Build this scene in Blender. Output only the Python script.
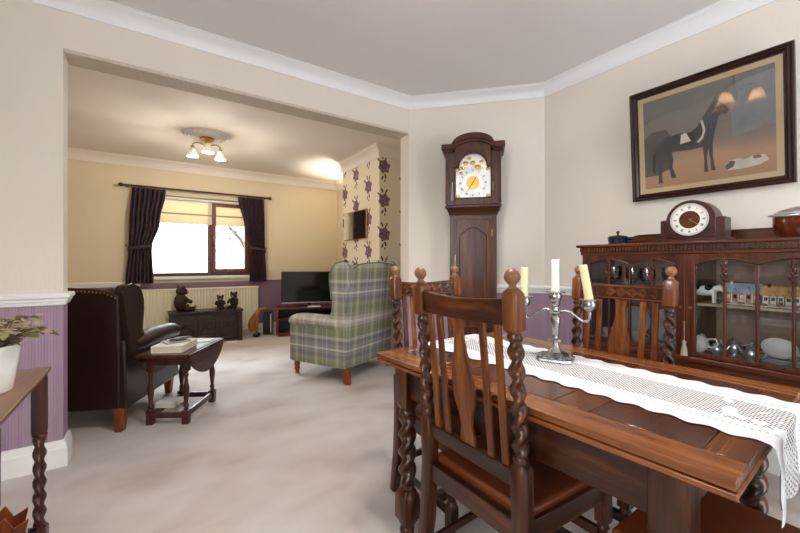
import bpy, bmesh, math, random
from mathutils import Vector, Matrix, Euler
random.seed(7)
PI = math.pi
for o in list(bpy.data.objects): bpy.data.objects.remove(o)
scene = bpy.context.scene
COL = scene.collection

# ------------------------------------------------------------------ camera, light, exposure
CAMH = 1.18
cam_d = bpy.data.cameras.new('camera'); cam = bpy.data.objects.new('camera', cam_d); COL.objects.link(cam)
cam.location = (0, 0, CAMH); cam.rotation_euler = (PI/2, 0, -math.radians(34.3))
cam_d.sensor_width = 36; cam_d.lens = 368/800*36; cam_d.shift_y = -4.5/800; cam_d.clip_start = 0.02
scene.camera = cam
vs = scene.view_settings
vs.view_transform = 'Standard'; vs.look = 'None'; vs.gamma = 1; vs.use_curve_mapping = False
vs.exposure = 0.08
w = bpy.data.worlds.new('sky'); scene.world = w; w.use_nodes = True
w.node_tree.nodes['Background'].inputs[0].default_value = (0.88, 0.95, 1.0, 1)
w.node_tree.nodes['Background'].inputs[1].default_value = 4.0

def area(name, loc, rot, sx, sy, power, col=(1, 1, 1)):
    l = bpy.data.lights.new(name, 'AREA'); l.shape = 'RECTANGLE'; l.size = sx; l.size_y = sy
    l.energy = power; l.color = col
    o = bpy.data.objects.new(name, l); COL.objects.link(o); o.location = loc; o.rotation_euler = rot
    return o
# daylight entering by the assumed dining room window (in the wall left of the camera) and an added, unseen garden door behind the camera
area('daylight_side_window', (-2.66, -0.55, 1.6), (0, -PI/2, 0), 1.2, 1.3, 90, (0.90, 0.96, 1.0))
area('added_door_light', (1.75, -2.03, 1.2), (PI/2, 0, 0), 1.0, 1.9, 42, (0.90, 0.96, 1.0))  # lamp added at the unseen door to brighten the dining room
# daylight falling on the sitting room window from above, outside the glass
area('daylight_front_window', (0.62, 7.25, 2.75), (math.radians(-48), 0, 0), 2.4, 1.5, 1050, (0.76, 0.88, 1.0))

# ------------------------------------------------------------------ colour and material helpers
def hx(s):
    v = [int(s[i:i+2], 16)/255 for i in (0, 2, 4)]
    return tuple(((c/12.92) if c <= .04045 else ((c+.055)/1.055)**2.4) for c in v) + (1,)
def newmat(name):
    m = bpy.data.materials.new(name); m.use_nodes = True
    nt = m.node_tree; b = nt.nodes['Principled BSDF']
    return m, nt, b
def mth(nt, op, a, b=None, c=None):
    n = nt.nodes.new('ShaderNodeMath'); n.operation = op
    for i, v in enumerate((a, b, c)):
        if v is None: continue
        if isinstance(v, (int, float)): n.inputs[i].default_value = v
        else: nt.links.new(v, n.inputs[i])
    return n.outputs[0]
def coords(nt, scale=(1, 1, 1), kind='Object', rot=(0, 0, 0)):
    t = nt.nodes.new('ShaderNodeTexCoord'); mp = nt.nodes.new('ShaderNodeMapping')
    mp.inputs['Scale'].default_value = scale; mp.inputs['Rotation'].default_value = rot
    nt.links.new(t.outputs[kind], mp.inputs[0]); return mp.outputs[0]
def sepxyz(nt, v):
    s = nt.nodes.new('ShaderNodeSeparateXYZ'); nt.links.new(v, s.inputs[0]); return s.outputs
def noise(nt, vec, scale, detail=3, rough=.5, dist=0):
    n = nt.nodes.new('ShaderNodeTexNoise'); n.inputs['Scale'].default_value = scale
    n.inputs['Detail'].default_value = detail; n.inputs['Roughness'].default_value = rough
    n.inputs['Distortion'].default_value = dist
    if vec is not None: nt.links.new(vec, n.inputs['Vector'])
    return n.outputs[0]
def ramp(nt, fac, stops, interp='LINEAR'):
    r = nt.nodes.new('ShaderNodeValToRGB'); r.color_ramp.interpolation = interp
    el = r.color_ramp.elements
    while len(el) < len(stops): el.new(0.5)
    for e, (p, c) in zip(el, stops): e.position = p; e.color = c
    nt.links.new(fac, r.inputs[0]); return r.outputs[0]
def mixc(nt, fac, a, b, blend='MIX'):
    n = nt.nodes.new('ShaderNodeMix'); n.data_type = 'RGBA'; n.blend_type = blend
    for i, v in ((0, fac), (6, a), (7, b)):
        if isinstance(v, (int, float)): n.inputs[i].default_value = v
        elif isinstance(v, tuple): n.inputs[i].default_value = v
        else: nt.links.new(v, n.inputs[i])
    return n.outputs[2]
def bump(nt, b, h, strength=.3, dist=.01):
    n = nt.nodes.new('ShaderNodeBump'); n.inputs['Strength'].default_value = strength
    n.inputs['Distance'].default_value = dist
    nt.links.new(h, n.inputs['Height']); nt.links.new(n.outputs[0], b.inputs['Normal'])
def plain(name, col, rough=.5, metal=0, bmp=None, var=0, coat=0, spec=None):
    m, nt, b = newmat(name); c = hx(col)
    b.inputs['Base Color'].default_value = c; b.inputs['Roughness'].default_value = rough
    b.inputs['Metallic'].default_value = metal; b.inputs['Coat Weight'].default_value = coat
    if spec is not None: b.inputs['Specular IOR Level'].default_value = spec
    v = coords(nt)
    if var:
        n = noise(nt, v, 14, 4)
        d = tuple(x*(1-var) for x in c[:3]) + (1,); l = tuple(min(1, x*(1+var)) for x in c[:3]) + (1,)
        nt.links.new(ramp(nt, n, [(.3, d), (.7, l)]), b.inputs['Base Color'])
    if bmp: bump(nt, b, noise(nt, v, bmp[0], 3), bmp[1], bmp[2] if len(bmp) > 2 else .004)
    return m
def wood(name, dark, mid, light, axis='z', rough=.32, scale=1.0, coat=.04, spec=.4):
    m, nt, b = newmat(name)
    sc = {'x': (1.2, 16, 16), 'y': (16, 1.2, 16), 'z': (16, 16, 1.2)}[axis]
    v = coords(nt, tuple(s*scale for s in sc))
    oi = nt.nodes.new('ShaderNodeObjectInfo')
    add = nt.nodes.new('ShaderNodeVectorMath'); add.operation = 'ADD'
    sc2 = mth(nt, 'MULTIPLY', oi.outputs['Random'], 9.0)
    nt.links.new(v, add.inputs[0]); nt.links.new(sc2, add.inputs[1])
    n1 = noise(nt, add.outputs[0], 1.6, 6, .62, .6)
    n2 = noise(nt, add.outputs[0], 7.0, 3, .5, .2)
    f = mth(nt, 'ADD', mth(nt, 'MULTIPLY', n1, .75), mth(nt, 'MULTIPLY', n2, .25))
    f = mth(nt, 'ADD', f, mth(nt, 'MULTIPLY', mth(nt, 'SUBTRACT', oi.outputs['Random'], .5), .10))
    c = ramp(nt, f, [(.32, hx(dark)), (.5, hx(mid)), (.68, hx(light))])
    nt.links.new(c, b.inputs['Base Color'])
    b.inputs['Roughness'].default_value = rough; b.inputs['Coat Weight'].default_value = coat
    b.inputs['Coat Roughness'].default_value = .25
    b.inputs['Specular IOR Level'].default_value = spec
    bump(nt, b, n2, .12, .002)
    return m
def glass(name, tint=(1, 1, 1, 1), refl=.07, rough=.02):
    m = bpy.data.materials.new(name); m.use_nodes = True; nt = m.node_tree
    nt.nodes.clear()
    o = nt.nodes.new('ShaderNodeOutputMaterial'); t = nt.nodes.new('ShaderNodeBsdfTransparent')
    g = nt.nodes.new('ShaderNodeBsdfGlossy'); mx = nt.nodes.new('ShaderNodeMixShader')
    lw = nt.nodes.new('ShaderNodeFresnel'); lw.inputs[0].default_value = 1.45
    t.inputs[0].default_value = tint; g.inputs['Roughness'].default_value = rough
    f = mth(nt, 'ADD', mth(nt, 'MULTIPLY', lw.outputs[0], 1.0), refl - .04)
    nt.links.new(f, mx.inputs[0]); nt.links.new(t.outputs[0], mx.inputs[1]); nt.links.new(g.outputs[0], mx.inputs[2])
    nt.links.new(mx.outputs[0], o.inputs[0]); return m

MT = {}
def wallpaper(name, col, var=.05, stripe=None, bs=.35):
    m, nt, b = newmat(name); c = hx(col)
    v = coords(nt, (70, 70, 16)); n = noise(nt, v, 1.0, 4, .6)
    v2 = coords(nt); n2 = noise(nt, v2, 1.3, 3)
    d = tuple(x*(1-var) for x in c[:3]) + (1,); l = tuple(min(1, x*(1+var*.6)) for x in c[:3]) + (1,)
    base = ramp(nt, n2, [(.3, d), (.7, l)])
    h = n
    if stripe:
        s = sepxyz(nt, v2); u = mth(nt, 'ADD', s[0], s[1])
        st = mth(nt, 'SINE', mth(nt, 'MULTIPLY', u, 2*PI/.013))
        st2 = mth(nt, 'SINE', mth(nt, 'MULTIPLY', u, 2*PI/.052))
        k = mth(nt, 'ADD', mth(nt, 'MULTIPLY', st, .25), mth(nt, 'ADD', mth(nt, 'MULTIPLY', st2, .2), .5))
        base = mixc(nt, k, base, hx(stripe)); h = mth(nt, 'ADD', n, mth(nt, 'MULTIPLY', st, .4))
    nt.links.new(base, b.inputs['Base Color']); b.inputs['Roughness'].default_value = .75
    b.inputs['Specular IOR Level'].default_value = .25
    bump(nt, b, h, bs, .004); return m
MT['cream'] = wallpaper('cream_embossed_paper', 'e4dbd1', .035)
MT['yellow'] = wallpaper('yellow_cream_paper', 'e4d4b4', .03, bs=.15)
MT['mauve'] = wallpaper('mauve_ribbed_paper', '9b8294', .05, 'ab92a3')
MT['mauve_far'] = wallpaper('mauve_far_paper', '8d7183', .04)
MT['white'] = plain('white_paint', 'f2f1ee', .4)
MT['cornice'] = plain('cornice_white', 'eeeef0', .55)
MT['ceil'] = plain('ceiling_white', 'e2e0e0', .8, bmp=(90, .25, .003))
MT['ceil_far'] = plain('ceiling_far', 'f0e6dc', .8, bmp=(60, .2, .003))
MT['artex'] = plain('artex_cream', 'cdbfae', .8, bmp=(38, .8, .02))

def carpet():
    m, nt, b = newmat('carpet')
    v = coords(nt); a = noise(nt, coords(nt, (1.0, 1.7, 1), rot=(0, 0, .6)), 1.6, 3, .5, .2); f = noise(nt, v, 260, 2)
    n = mth(nt, 'ADD', mth(nt, 'MULTIPLY', a, .8), mth(nt, 'MULTIPLY', f, .2))
    nt.links.new(ramp(nt, n, [(.32, hx('b5a69d')), (.46, hx('cbc0ba')), (.64, hx('d8d0cc'))]), b.inputs['Base Color'])
    b.inputs['Roughness'].default_value = .95; b.inputs['Specular IOR Level'].default_value = .15
    b.inputs['Sheen Weight'].default_value = .25
    bump(nt, b, f, .5, .006); return m
MT['carpet'] = carpet()

def floral():
    m, nt, b = newmat('floral_paper'); v = coords(nt); s = sepxyz(nt, v)
    W, Hh = .36, .44
    u = mth(nt, 'DIVIDE', mth(nt, 'ADD', mth(nt, 'SUBTRACT', s[1], s[0]), 2.24), W)
    col = mth(nt, 'FLOOR', u); half = mth(nt, 'MULTIPLY', mth(nt, 'FLOORED_MODULO', col, 2.0), .5)
    vv = mth(nt, 'ADD', mth(nt, 'DIVIDE', s[2], Hh), half)
    lx = mth(nt, 'MULTIPLY', mth(nt, 'SUBTRACT', mth(nt, 'FRACT', u), .5), W)
    lz = mth(nt, 'MULTIPLY', mth(nt, 'SUBTRACT', mth(nt, 'FRACT', vv), .5), Hh)
    wob = mth(nt, 'MULTIPLY', mth(nt, 'SUBTRACT', noise(nt, v, 26, 2), .5), .06)
    def blob(cx, cz, rx, rz, ang=0, petals=0):
        dx = mth(nt, 'SUBTRACT', lx, cx); dz = mth(nt, 'SUBTRACT', lz, cz)
        ca, sa = math.cos(ang), math.sin(ang)
        ex = mth(nt, 'DIVIDE', mth(nt, 'ADD', mth(nt, 'MULTIPLY', dx, ca), mth(nt, 'MULTIPLY', dz, sa)), rx)
        ez = mth(nt, 'DIVIDE', mth(nt, 'SUBTRACT', mth(nt, 'MULTIPLY', dz, ca), mth(nt, 'MULTIPLY', dx, sa)), rz)
        r = mth(nt, 'SQRT', mth(nt, 'ADD', mth(nt, 'MULTIPLY', ex, ex), mth(nt, 'MULTIPLY', ez, ez)))
        if petals:
            th = mth(nt, 'ARCTAN2', ez, ex)
            r = mth(nt, 'ADD', r, mth(nt, 'MULTIPLY', mth(nt, 'SINE', mth(nt, 'MULTIPLY', th, petals)), .13))
        r = mth(nt, 'ADD', r, mth(nt, 'MULTIPLY', wob, 3.0))
        return mth(nt, 'LESS_THAN', r, 1.0)
    fl = blob(0, .0, .086, .086, 0, 6)
    lv = None
    for a in ((.03, .125, .014, .036, -.5), (-.035, .12, .013, .034, .5), (.095, .085, .014, .032, -1.0), (-.02, -.125, .014, .036, -.3), (.025, -.15, .013, .03, .5), (-.012, -.185, .010, .02, .2)):
        k = blob(*a); lv = k if lv is None else mth(nt, 'MAXIMUM', lv, k)
    vo = nt.nodes.new('ShaderNodeTexVoronoi'); vo.inputs['Scale'].default_value = 42
    nt.links.new(v, vo.inputs['Vector'])
    fc = ramp(nt, vo.outputs['Distance'], [(.1, hx('5a3840')), (.5, hx('75525a')), (.8, hx('997a7a'))])
    base = mixc(nt, fl, mixc(nt, lv, hx('e8dac0'), hx('5e4040')), fc)
    nt.links.new(base, b.inputs['Base Color']); b.inputs['Roughness'].default_value = .7
    return m
MT['floral'] = floral()

D = ('2a1109', '4d2511', '7a4220')
MT['oak_z'] = wood('dark_oak_upright', '1a0a04', '391a09', '653613', 'z', .3)
MT['oak_x'] = wood('dark_oak_rail', '1a0a04', '391a09', '653613', 'x', .3)
MT['oak_y'] = wood('dark_oak_side_rail', '1a0a04', '391a09', '653613', 'y', .3)
MT['slat'] = wood('oak_slat', '341706', '5e2e0e', '8a521d', 'z', .35)  # lighter oak; the orange light on the slats is in the colour
MT['finial'] = wood('worn_oak_ball', '5e3c28', '7c543a', '96694a', 'z', .4, 2)
MT['block'] = wood('oak_block', '36190a', '5f3215', '8a5527', 'z', .3)
MT['table_y'] = wood('table_oak_long', '4f2812', '7d461f', '9e602f', 'y', .26, coat=.3)  # border boards lightened; their glossy sheen is put into the colour
MT['table_dark'] = wood('table_oak_panel', '2d140a', '4b2411', '68381c', 'x', .2, coat=.45)
MT['table_x'] = wood('table_oak_end', '3d1c0c', '5f3415', '7d4721', 'x', .26, coat=.3)
MT['mahog_y'] = wood('mahogany_rail', '240e06', '472112', '69391f', 'y', .3)
MT['mahog_z'] = wood('mahogany_stile', '240e06', '442012', '62341c', 'z', .3)
MT['mahog_in'] = wood('mahogany_inside', '8d7462', 'a68b79', 'b59a86', 'y', .5)  # lightened in place of the light missing inside the cabinet
MT['clock_z'] = wood('clock_oak', '200d06', '43200f', '653820', 'z', .33)
MT['clock_x'] = wood('clock_oak_cross', '200d06', '43200f', '653820', 'x', .33)
MT['mantel'] = wood('mantel_clock_wood', '26130f', '42241c', '553026', 'x', .3)
MT['side_y'] = wood('side_table_wood', '553522', '734e34', '8d6647', 'y', .35)
MT['side_edge'] = wood('side_table_edge', '3c1f14', '5a3320', '805030', 'y', .3)
MT['twist_dark'] = wood('dark_twist_wood', '2a120f', '45211a', '5e3224', 'z', .3)
MT['small'] = wood('small_table_wood', '24100b', '43201a', '5f3324', 'y', .3)
MT['chest'] = wood('chest_wood', '1d110c', '35211a', '4a3024', 'x', .35)
MT['tvwood'] = wood('tv_unit_wood', '3c170d', '6b3119', '8a4626', 'x', .3)
MT['legwood'] = wood('reddish_leg', '5a2812', '86401f', 'a35a31', 'z', .35)
MT['winwood'] = wood('window_brown', '4a2413', '6c3a22', '8a5233', 'z', .35)
MT['leather_seat'] = plain('tan_leather', '6a3216', .38, bmp=(120, .12), var=.12)
MT['leather'] = plain('oxblood_leather', '26100e', .36, bmp=(150, .15), var=.15)
MT['leather_sheen'] = plain('sheen_blue_grey_leather', '8f9aa6', .4, bmp=(90, .15))  # pale blue reflection on the leather cushion, put into its colour
MT['brass'] = plain('brass', 'b08a4a', .3, 1)
MT['silver'] = plain('silver', 'dcdcdc', .3, .8)
MT['pewter'] = plain('pewter', 'a9a9a8', .27, 1, bmp=(60, .15))
MT['candle_w'] = plain('white_wax', 'f1efe4', .5)
MT['candle_y'] = plain('ivory_wax', 'e9dcae', .5)
MT['wick'] = plain('wick', '2a2420', .9)
MT['glass'] = glass('cabinet_glass', (.98, .98, .98, 1), .045)
MT['winglass'] = glass('window_glass', (1, 1, 1, 1), .05)
MT['picglass'] = glass('picture_glass', (1, 1, 1, 1), .075)
MT['crystal'] = glass('crystal', (.95, .97, .97, 1), .16, .05)
MT['black'] = plain('black', '0d0d10', .3)
MT['screen'] = plain('black_screen', '08080b', .12)
MT['china'] = plain('white_china', 'f0f0ea', .2)
MT['porcelain_blue'] = plain('pale_blue_china', 'd7e2e6', .2)
MT['ivory'] = plain('radiator_ivory', 'efe6cc', .45)
MT['plaster'] = plain('rose_plaster', 'e6e0d8', .6)
MT['curtain'] = plain('plum_curtain', '3b2630', .75, bmp=(30, .3), var=.35)
MT['pole'] = plain('dark_pole', '3a1f18', .4)
MT['mirror'] = plain('mirror', 'f2f2f2', .03, 1)
MT['paper'] = plain('paper_white', 'f1efe8', .6)
MT['paper_edge'] = plain('page_block', 'e8dcc2', .8, bmp=(200, .3))
MT['fur'] = plain('brown_fur', '3e2a1e', .95, bmp=(160, .9, .01), var=.35)
MT['fur2'] = plain('dark_fur', '33261f', .95, bmp=(160, .9, .01), var=.35)
MT['fur_lt'] = plain('pale_fur', 'a58a63', .95, bmp=(160, .8, .01))
MT['duck'] = wood('carved_duck_wood', '7a431a', 'a9682c', 'cf9650', 'z', .4, .6)
MT['dial_w'] = plain('dial_white', 'eeebe4', .35)
MT['dial_brown'] = plain('dial_bronze', '5d3526', .3, .5, var=.3)
MT['ink'] = plain('numeral_black', '1b1716', .5)
MT['dial_silver'] = plain('dial_silvered', 'd8d9dc', .3, .6, var=.12)
MT['gold'] = plain('gilt', 'c9a048', .32, .9, bmp=(80, .5))
def shade_glass(name, col, tcol, f):
    m = plain(name, col, .3); nt = m.node_tree; b = nt.nodes['Principled BSDF']
    t = nt.nodes.new('ShaderNodeBsdfTranslucent'); t.inputs[0].default_value = hx(tcol); x = nt.nodes.new('ShaderNodeMixShader'); x.inputs[0].default_value = f
    nt.links.new(b.outputs[0], x.inputs[1]); nt.links.new(t.outputs[0], x.inputs[2]); nt.links.new(x.outputs[0], nt.nodes['Material Output'].inputs[0]); return m
MT['frost'] = shade_glass('frosted_glass', 'd6cec2', 'efe8dc', .25)
MT['amber'] = shade_glass('amber_shade', 'c98b4a', 'fbe9cc', .8)
MT['treacle'] = plain('treacle_glaze', '5a2410', .12, var=.25, coat=.5)
MT['cast_black'] = plain('black_enamel', '15161a', .25)
MT['navy'] = plain('dark_blue_enamel', '1a2030', .2)

def plaid(name, ax):
    m, nt, b = newmat(name); s = sepxyz(nt, coords(nt))
    G, O, Y, Cc, V = hx('93937a'), hx('82856a'), hx('949294'), hx('d6cfc2'), hx('b6b0a7')
    def st(sock, off, per):
        f = mth(nt, 'FRACT', mth(nt, 'DIVIDE', mth(nt, 'ADD', sock, off), per))
        return ramp(nt, f, [(0, V), (.06, Cc), (.11, hx('b9b2a6')), (.17, G), (.24, O), (.34, G), (.42, hx('7b7a80')), (.50, Y), (.56, Cc), (.59, Y), (.67, hx('7b7a80')), (.74, V), (.80, O), (.93, G)], 'CONSTANT')
    a = st(s[ax], 10.03, .27); c = st(s[2], 10.08, .56)
    tw = mth(nt, 'SINE', mth(nt, 'MULTIPLY', mth(nt, 'ADD', s[ax], s[2]), 900))
    base = mixc(nt, .38, c, a); nt.links.new(base, b.inputs['Base Color'])
    b.inputs['Roughness'].default_value = .9; b.inputs['Specular IOR Level'].default_value = .15
    bump(nt, b, mth(nt, 'ADD', noise(nt, coords(nt), 300, 2), mth(nt, 'MULTIPLY', tw, .1)), .25, .003)
    return m
MT['plaid_x'] = plaid('plaid_wool_across', 0); MT['plaid_y'] = plaid('plaid_wool_along', 1)
MT['piping'] = plain('green_piping', '77804a', .85)

def lace():
    m = bpy.data.materials.new('lace'); m.use_nodes = True; nt = m.node_tree; b = nt.nodes['Principled BSDF']
    b.inputs['Base Color'].default_value = hx('e6e7e8'); b.inputs['Roughness'].default_value = .9
    uvn = nt.nodes.new('ShaderNodeUVMap'); s = sepxyz(nt, uvn.outputs[0])
    ax = mth(nt, 'ABSOLUTE', s[0])
    k = 2*PI/.030
    p1 = mth(nt, 'SINE', mth(nt, 'MULTIPLY', mth(nt, 'ADD', s[0], s[1]), k)); p2 = mth(nt, 'SINE', mth(nt, 'MULTIPLY', mth(nt, 'SUBTRACT', s[0], s[1]), k))
    net = mth(nt, 'LESS_THAN', mth(nt, 'MAXIMUM', mth(nt, 'ABSOLUTE', p1), mth(nt, 'ABSOLUTE', p2)), .80)
    fl = mth(nt, 'GREATER_THAN', noise(nt, coords(nt), 16, 1), .56)
    endz = mth(nt, 'GREATER_THAN', mth(nt, 'ABSOLUTE', s[1]), .50)
    band = mth(nt, 'LESS_THAN', ax, .092)
    band = mth(nt, 'MULTIPLY', band, mth(nt, 'SUBTRACT', 1.0, mth(nt, 'MULTIPLY', fl, endz)))
    e1 = mth(nt, 'MULTIPLY', mth(nt, 'GREATER_THAN', ax, .125), mth(nt, 'LESS_THAN', ax, .135))
    dots = mth(nt, 'GREATER_THAN', mth(nt, 'SINE', mth(nt, 'MULTIPLY', s[1], 2*PI/.014)), .2)
    hole = mth(nt, 'MAXIMUM', mth(nt, 'MULTIPLY', net, band), mth(nt, 'MULTIPLY', mth(nt, 'MULTIPLY', e1, dots), .35))
    t = nt.nodes.new('ShaderNodeBsdfTransparent'); mx = nt.nodes.new('ShaderNodeMixShader')
    nt.links.new(mth(nt, 'MULTIPLY', hole, .9), mx.inputs[0]); nt.links.new(b.outputs[0], mx.inputs[1]); nt.links.new(t.outputs[0], mx.inputs[2])
    nt.links.new(mx.outputs[0], nt.nodes['Material Output'].inputs[0])
    bump(nt, b, noise(nt, coords(nt), 220, 2), .4, .003)
    return m
MT['lace'] = lace()

# ------------------------------------------------------------------ mesh helpers
class M:
    def __init__(s): s.v = []; s.f = []; s.m = []; s.uv = None
    def add(s, vs, fs, mi=0, mat=None):
        o = len(s.v)
        for p in vs:
            p = Vector(p); s.v.append(tuple(mat @ p if mat else p))
        for f in fs: s.f.append([i+o for i in f]); s.m.append(mi)
        return s
    def box(s, x0, x1, y0, y1, z0, z1, mi=0, mat=None):
        vs = [(x, y, z) for z in (z0, z1) for y in (y0, y1) for x in (x0, x1)]
        return s.add(vs, [(0, 2, 3, 1), (4, 5, 7, 6), (0, 1, 5, 4), (2, 6, 7, 3), (0, 4, 6, 2), (1, 3, 7, 5)], mi, mat)
    def cbox(s, cx, cy, cz, sx, sy, sz, mi=0, mat=None):
        return s.box(cx-sx/2, cx+sx/2, cy-sy/2, cy+sy/2, cz-sz/2, cz+sz/2, mi, mat)
    def rings(s, rings, mi=0, closed=True, caps=True, mat=None):
        n = len(rings[0]); vs = [p for r in rings for p in r]; fs = []
        for i in range(len(rings)-1):
            for j in range(n if closed else n-1):
                k = (j+1) % n
                fs.append((i*n+j, i*n+k, (i+1)*n+k, (i+1)*n+j))
        if caps and closed:
            fs.append(tuple(range(n-1, -1, -1))); fs.append(tuple((len(rings)-1)*n+j for j in range(n)))
        return s.add(vs, fs, mi, mat)
    def lathe(s, prof, c=(0, 0, 0), n=20, mi=0, mat=None, sx=1, sy=1):
        R = []
        for r, z in prof:
            r = max(r, 1e-4)
            R.append([(c[0]+sx*r*math.cos(2*PI*j/n), c[1]+sy*r*math.sin(2*PI*j/n), c[2]+z) for j in range(n)])
        return s.rings(R, mi, mat=mat)
    def sq(s, prof, c=(0, 0, 0), mi=0, mat=None, ch=0.0):
        # square section column; prof rows (half width x, half width y, z, dx, dy)
        R = []
        for row in prof:
            hx_, hy_, z = row[:3]; dx = row[3] if len(row) > 3 else 0; dy = row[4] if len(row) > 4 else 0
            if ch:
                a, b_ = hx_*(1-ch), hy_*(1-ch)
                P = [(-a, -hy_), (a, -hy_), (hx_, -b_), (hx_, b_), (a, hy_), (-a, hy_), (-hx_, b_), (-hx_, -b_)]
            else: P = [(-hx_, -hy_), (hx_, -hy_), (hx_, hy_), (-hx_, hy_)]
            R.append([(c[0]+dx+x, c[1]+dy+y, c[2]+z) for x, y in P])
        return s.rings(R, mi, mat=mat)
    def twist(s, c, z0, z1, r0, a, pitch, n=16, mi=0, hand=1):
        st = max(8, int((z1-z0)/pitch*18)); R = []
        for i in range(st+1):
            z = z0+(z1-z0)*i/st; e = min(1, min(i, st-i)/2.0)
            R.append([(c[0]+rr*math.cos(t), c[1]+rr*math.sin(t), z) for t in [2*PI*j/n for j in range(n)]
                      for rr in [r0+a*e*math.cos(2*(t-hand*2*PI*z/pitch))]])
        return s.rings(R, mi)
    def tube(s, pts, r, n=8, mi=0, caps=True, mat=None):
        pts = [Vector(p) for p in pts]; R = []; up = None
        for i, p in enumerate(pts):
            d = (pts[min(i+1, len(pts)-1)]-pts[max(i-1, 0)]).normalized()
            if up is None:
                up = Vector((0, 0, 1)) if abs(d.z) < .9 else Vector((1, 0, 0))
            a = d.cross(up).normalized(); b = a.cross(d).normalized(); up = b
            rr = r[i] if isinstance(r, (list, tuple)) else r
            R.append([tuple(p+a*(rr*math.cos(2*PI*j/n))+b*(rr*math.sin(2*PI*j/n))) for j in range(n)])
        return s.rings(R, mi, caps=caps, mat=mat)
    def prism(s, pts, plane, d0, d1, mi=0, mat=None):
        def q(a, b, d): return {'xy': (a, b, d), 'xz': (a, d, b), 'yz': (d, a, b)}[plane]
        return s.rings([[q(a, b, d0) for a, b in pts], [q(a, b, d1) for a, b in pts]], mi, mat=mat)
    def strip(s, top, bot, plane, d0, d1, mi=0):
        # solid between two curves sampled alike: list of (a, b) in the plane
        n = len(top)
        def q(p, d): return {'xy': (p[0], p[1], d), 'xz': (p[0], d, p[1]), 'yz': (d, p[0], p[1])}[plane]
        R = [[q(bot[i], d0), q(bot[i], d1), q(top[i], d1), q(top[i], d0)] for i in range(n)]
        return s.rings(R, mi)
    def ell(s, c, r, n=14, k=9, mi=0, mat=None):
        R = []
        for i in range(k+1):
            t = -PI/2+PI*i/k; cr = max(math.cos(t), 1e-3)
            R.append([(c[0]+r[0]*cr*math.cos(2*PI*j/n), c[1]+r[1]*cr*math.sin(2*PI*j/n), c[2]+r[2]*math.sin(t)) for j in range(n)])
        return s.rings(R, mi, mat=mat)
    def build(s, name, mats, parent=None, loc=(0, 0, 0), rot=(0, 0, 0), bev=0, seg=2, ang=38, sub=0, smooth=True):
        me = bpy.data.meshes.new(name); me.from_pydata(s.v, [], s.f)
        if not isinstance(mats, (list, tuple)): mats = [mats]
        for m in mats: me.materials.append(MT[m] if isinstance(m, str) else m)
        for p, mi in zip(me.polygons, s.m): p.material_index = mi
        bm = bmesh.new(); bm.from_mesh(me)
        bmesh.ops.recalc_face_normals(bm, faces=bm.faces); bm.to_mesh(me); bm.free()
        if smooth:
            me.polygons.foreach_set('use_smooth', [True]*len(me.polygons))
            me.set_sharp_from_angle(angle=math.radians(ang))
        me.update()
        o = bpy.data.objects.new(name, me); COL.objects.link(o)
        o.location = loc; o.rotation_euler = rot
        if parent is not None: o.parent = parent
        if bev:
            b = o.modifiers.new('bevel', 'BEVEL'); b.width = bev; b.segments = seg; b.limit_method = 'ANGLE'; b.angle_limit = math.radians(35)
        if sub:
            b = o.modifiers.new('sub', 'SUBSURF'); b.levels = sub; b.render_levels = sub
        return o
def thing(name, label, cat, loc=(0, 0, 0), rz=0, group=None):
    o = bpy.data.objects.new(name, None); COL.objects.link(o); o.empty_display_size = .1
    o.location = loc; o.rotation_euler = (0, 0, rz); return tag(o, label, cat, group)
def tag(o, label, cat, group=None):
    o['label'] = label; o['category'] = cat
    if group: o['group'] = group
    return o
def struct(o, label=None):
    o['kind'] = 'structure'
    if label: o['label'] = label
    return o
def copy_tree(o, parent=None):
    c = o.copy(); COL.objects.link(c); c.parent = parent
    for ch in list(o.children): copy_tree(ch, c)
    return c
def dup(o, loc, rz, label, group=None):
    c = copy_tree(o); c.location = loc; c.rotation_euler = (0, 0, rz); c['label'] = label
    if group: c['group'] = group
    return c
def sweep(path, prof, closed=False):
    # closed profile (out, z) swept along a plan path, "out" to the right of travel, mitred
    mb = M(); R = []; n = len(path)
    for i, p in enumerate(path):
        def nrm(a, b):
            d = Vector((b[0]-a[0], b[1]-a[1])).normalized(); return Vector((d.y, -d.x))
        n0 = nrm(path[i-1], p) if i > 0 else None; n1 = nrm(p, path[i+1]) if i < n-1 else None
        if n0 is None: k = n1
        elif n1 is None: k = n0
        else:
            k = (n0+n1).normalized(); k = k/max(.25, k.dot(n0))
        R.append([(p[0]+k.x*a, p[1]+k.y*a, z) for a, z in prof])
    return mb.rings(R)

# ------------------------------------------------------------------ the rooms
ZC, ZF = 2.72, 2.66          # ceilings of dining and sitting room
YP, YP2 = 2.87, 3.01         # partition with the wide opening
XJ, XR = -0.412, 2.06         # opening between these
DX, DY = 2.89, 1.965         # where the diagonal wall meets the right wall
XL, YB = -2.2, -1.9          # left wall and back wall (not in view)
YW, XLF, XRF = 6.45, -1.7, 2.95
DADO = 0.965
struct(M().box(XL-.4, XRF+.2, YB-.2, YW+.2, -.06, 0).build('floor', 'carpet'), 'beige grey fitted carpet running through both rooms')
struct(M().box(XL-.4, DX+.2, YB-.2, YP2, ZC, ZC+.1).build('ceiling', 'ceil'), 'white dining room ceiling')
struct(M().box(XLF-.2, XRF+.2, YP+.02, YW+.2, ZF, ZF+.05).build('ceiling', 'ceil_far'), 'warm white sitting room ceiling')
mb = M()
mb.box(XL, XJ, YP, YP2, 0, DADO, 1); mb.box(XL, XJ, YP, YP2, DADO, ZC, 0)
mb.box(XJ, XR, YP, YP2, 2.425, ZC, 0)
struct(mb.build('wall_partition', ['cream', 'mauve']), 'cream and mauve wall with wide opening to the sitting room')
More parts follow.
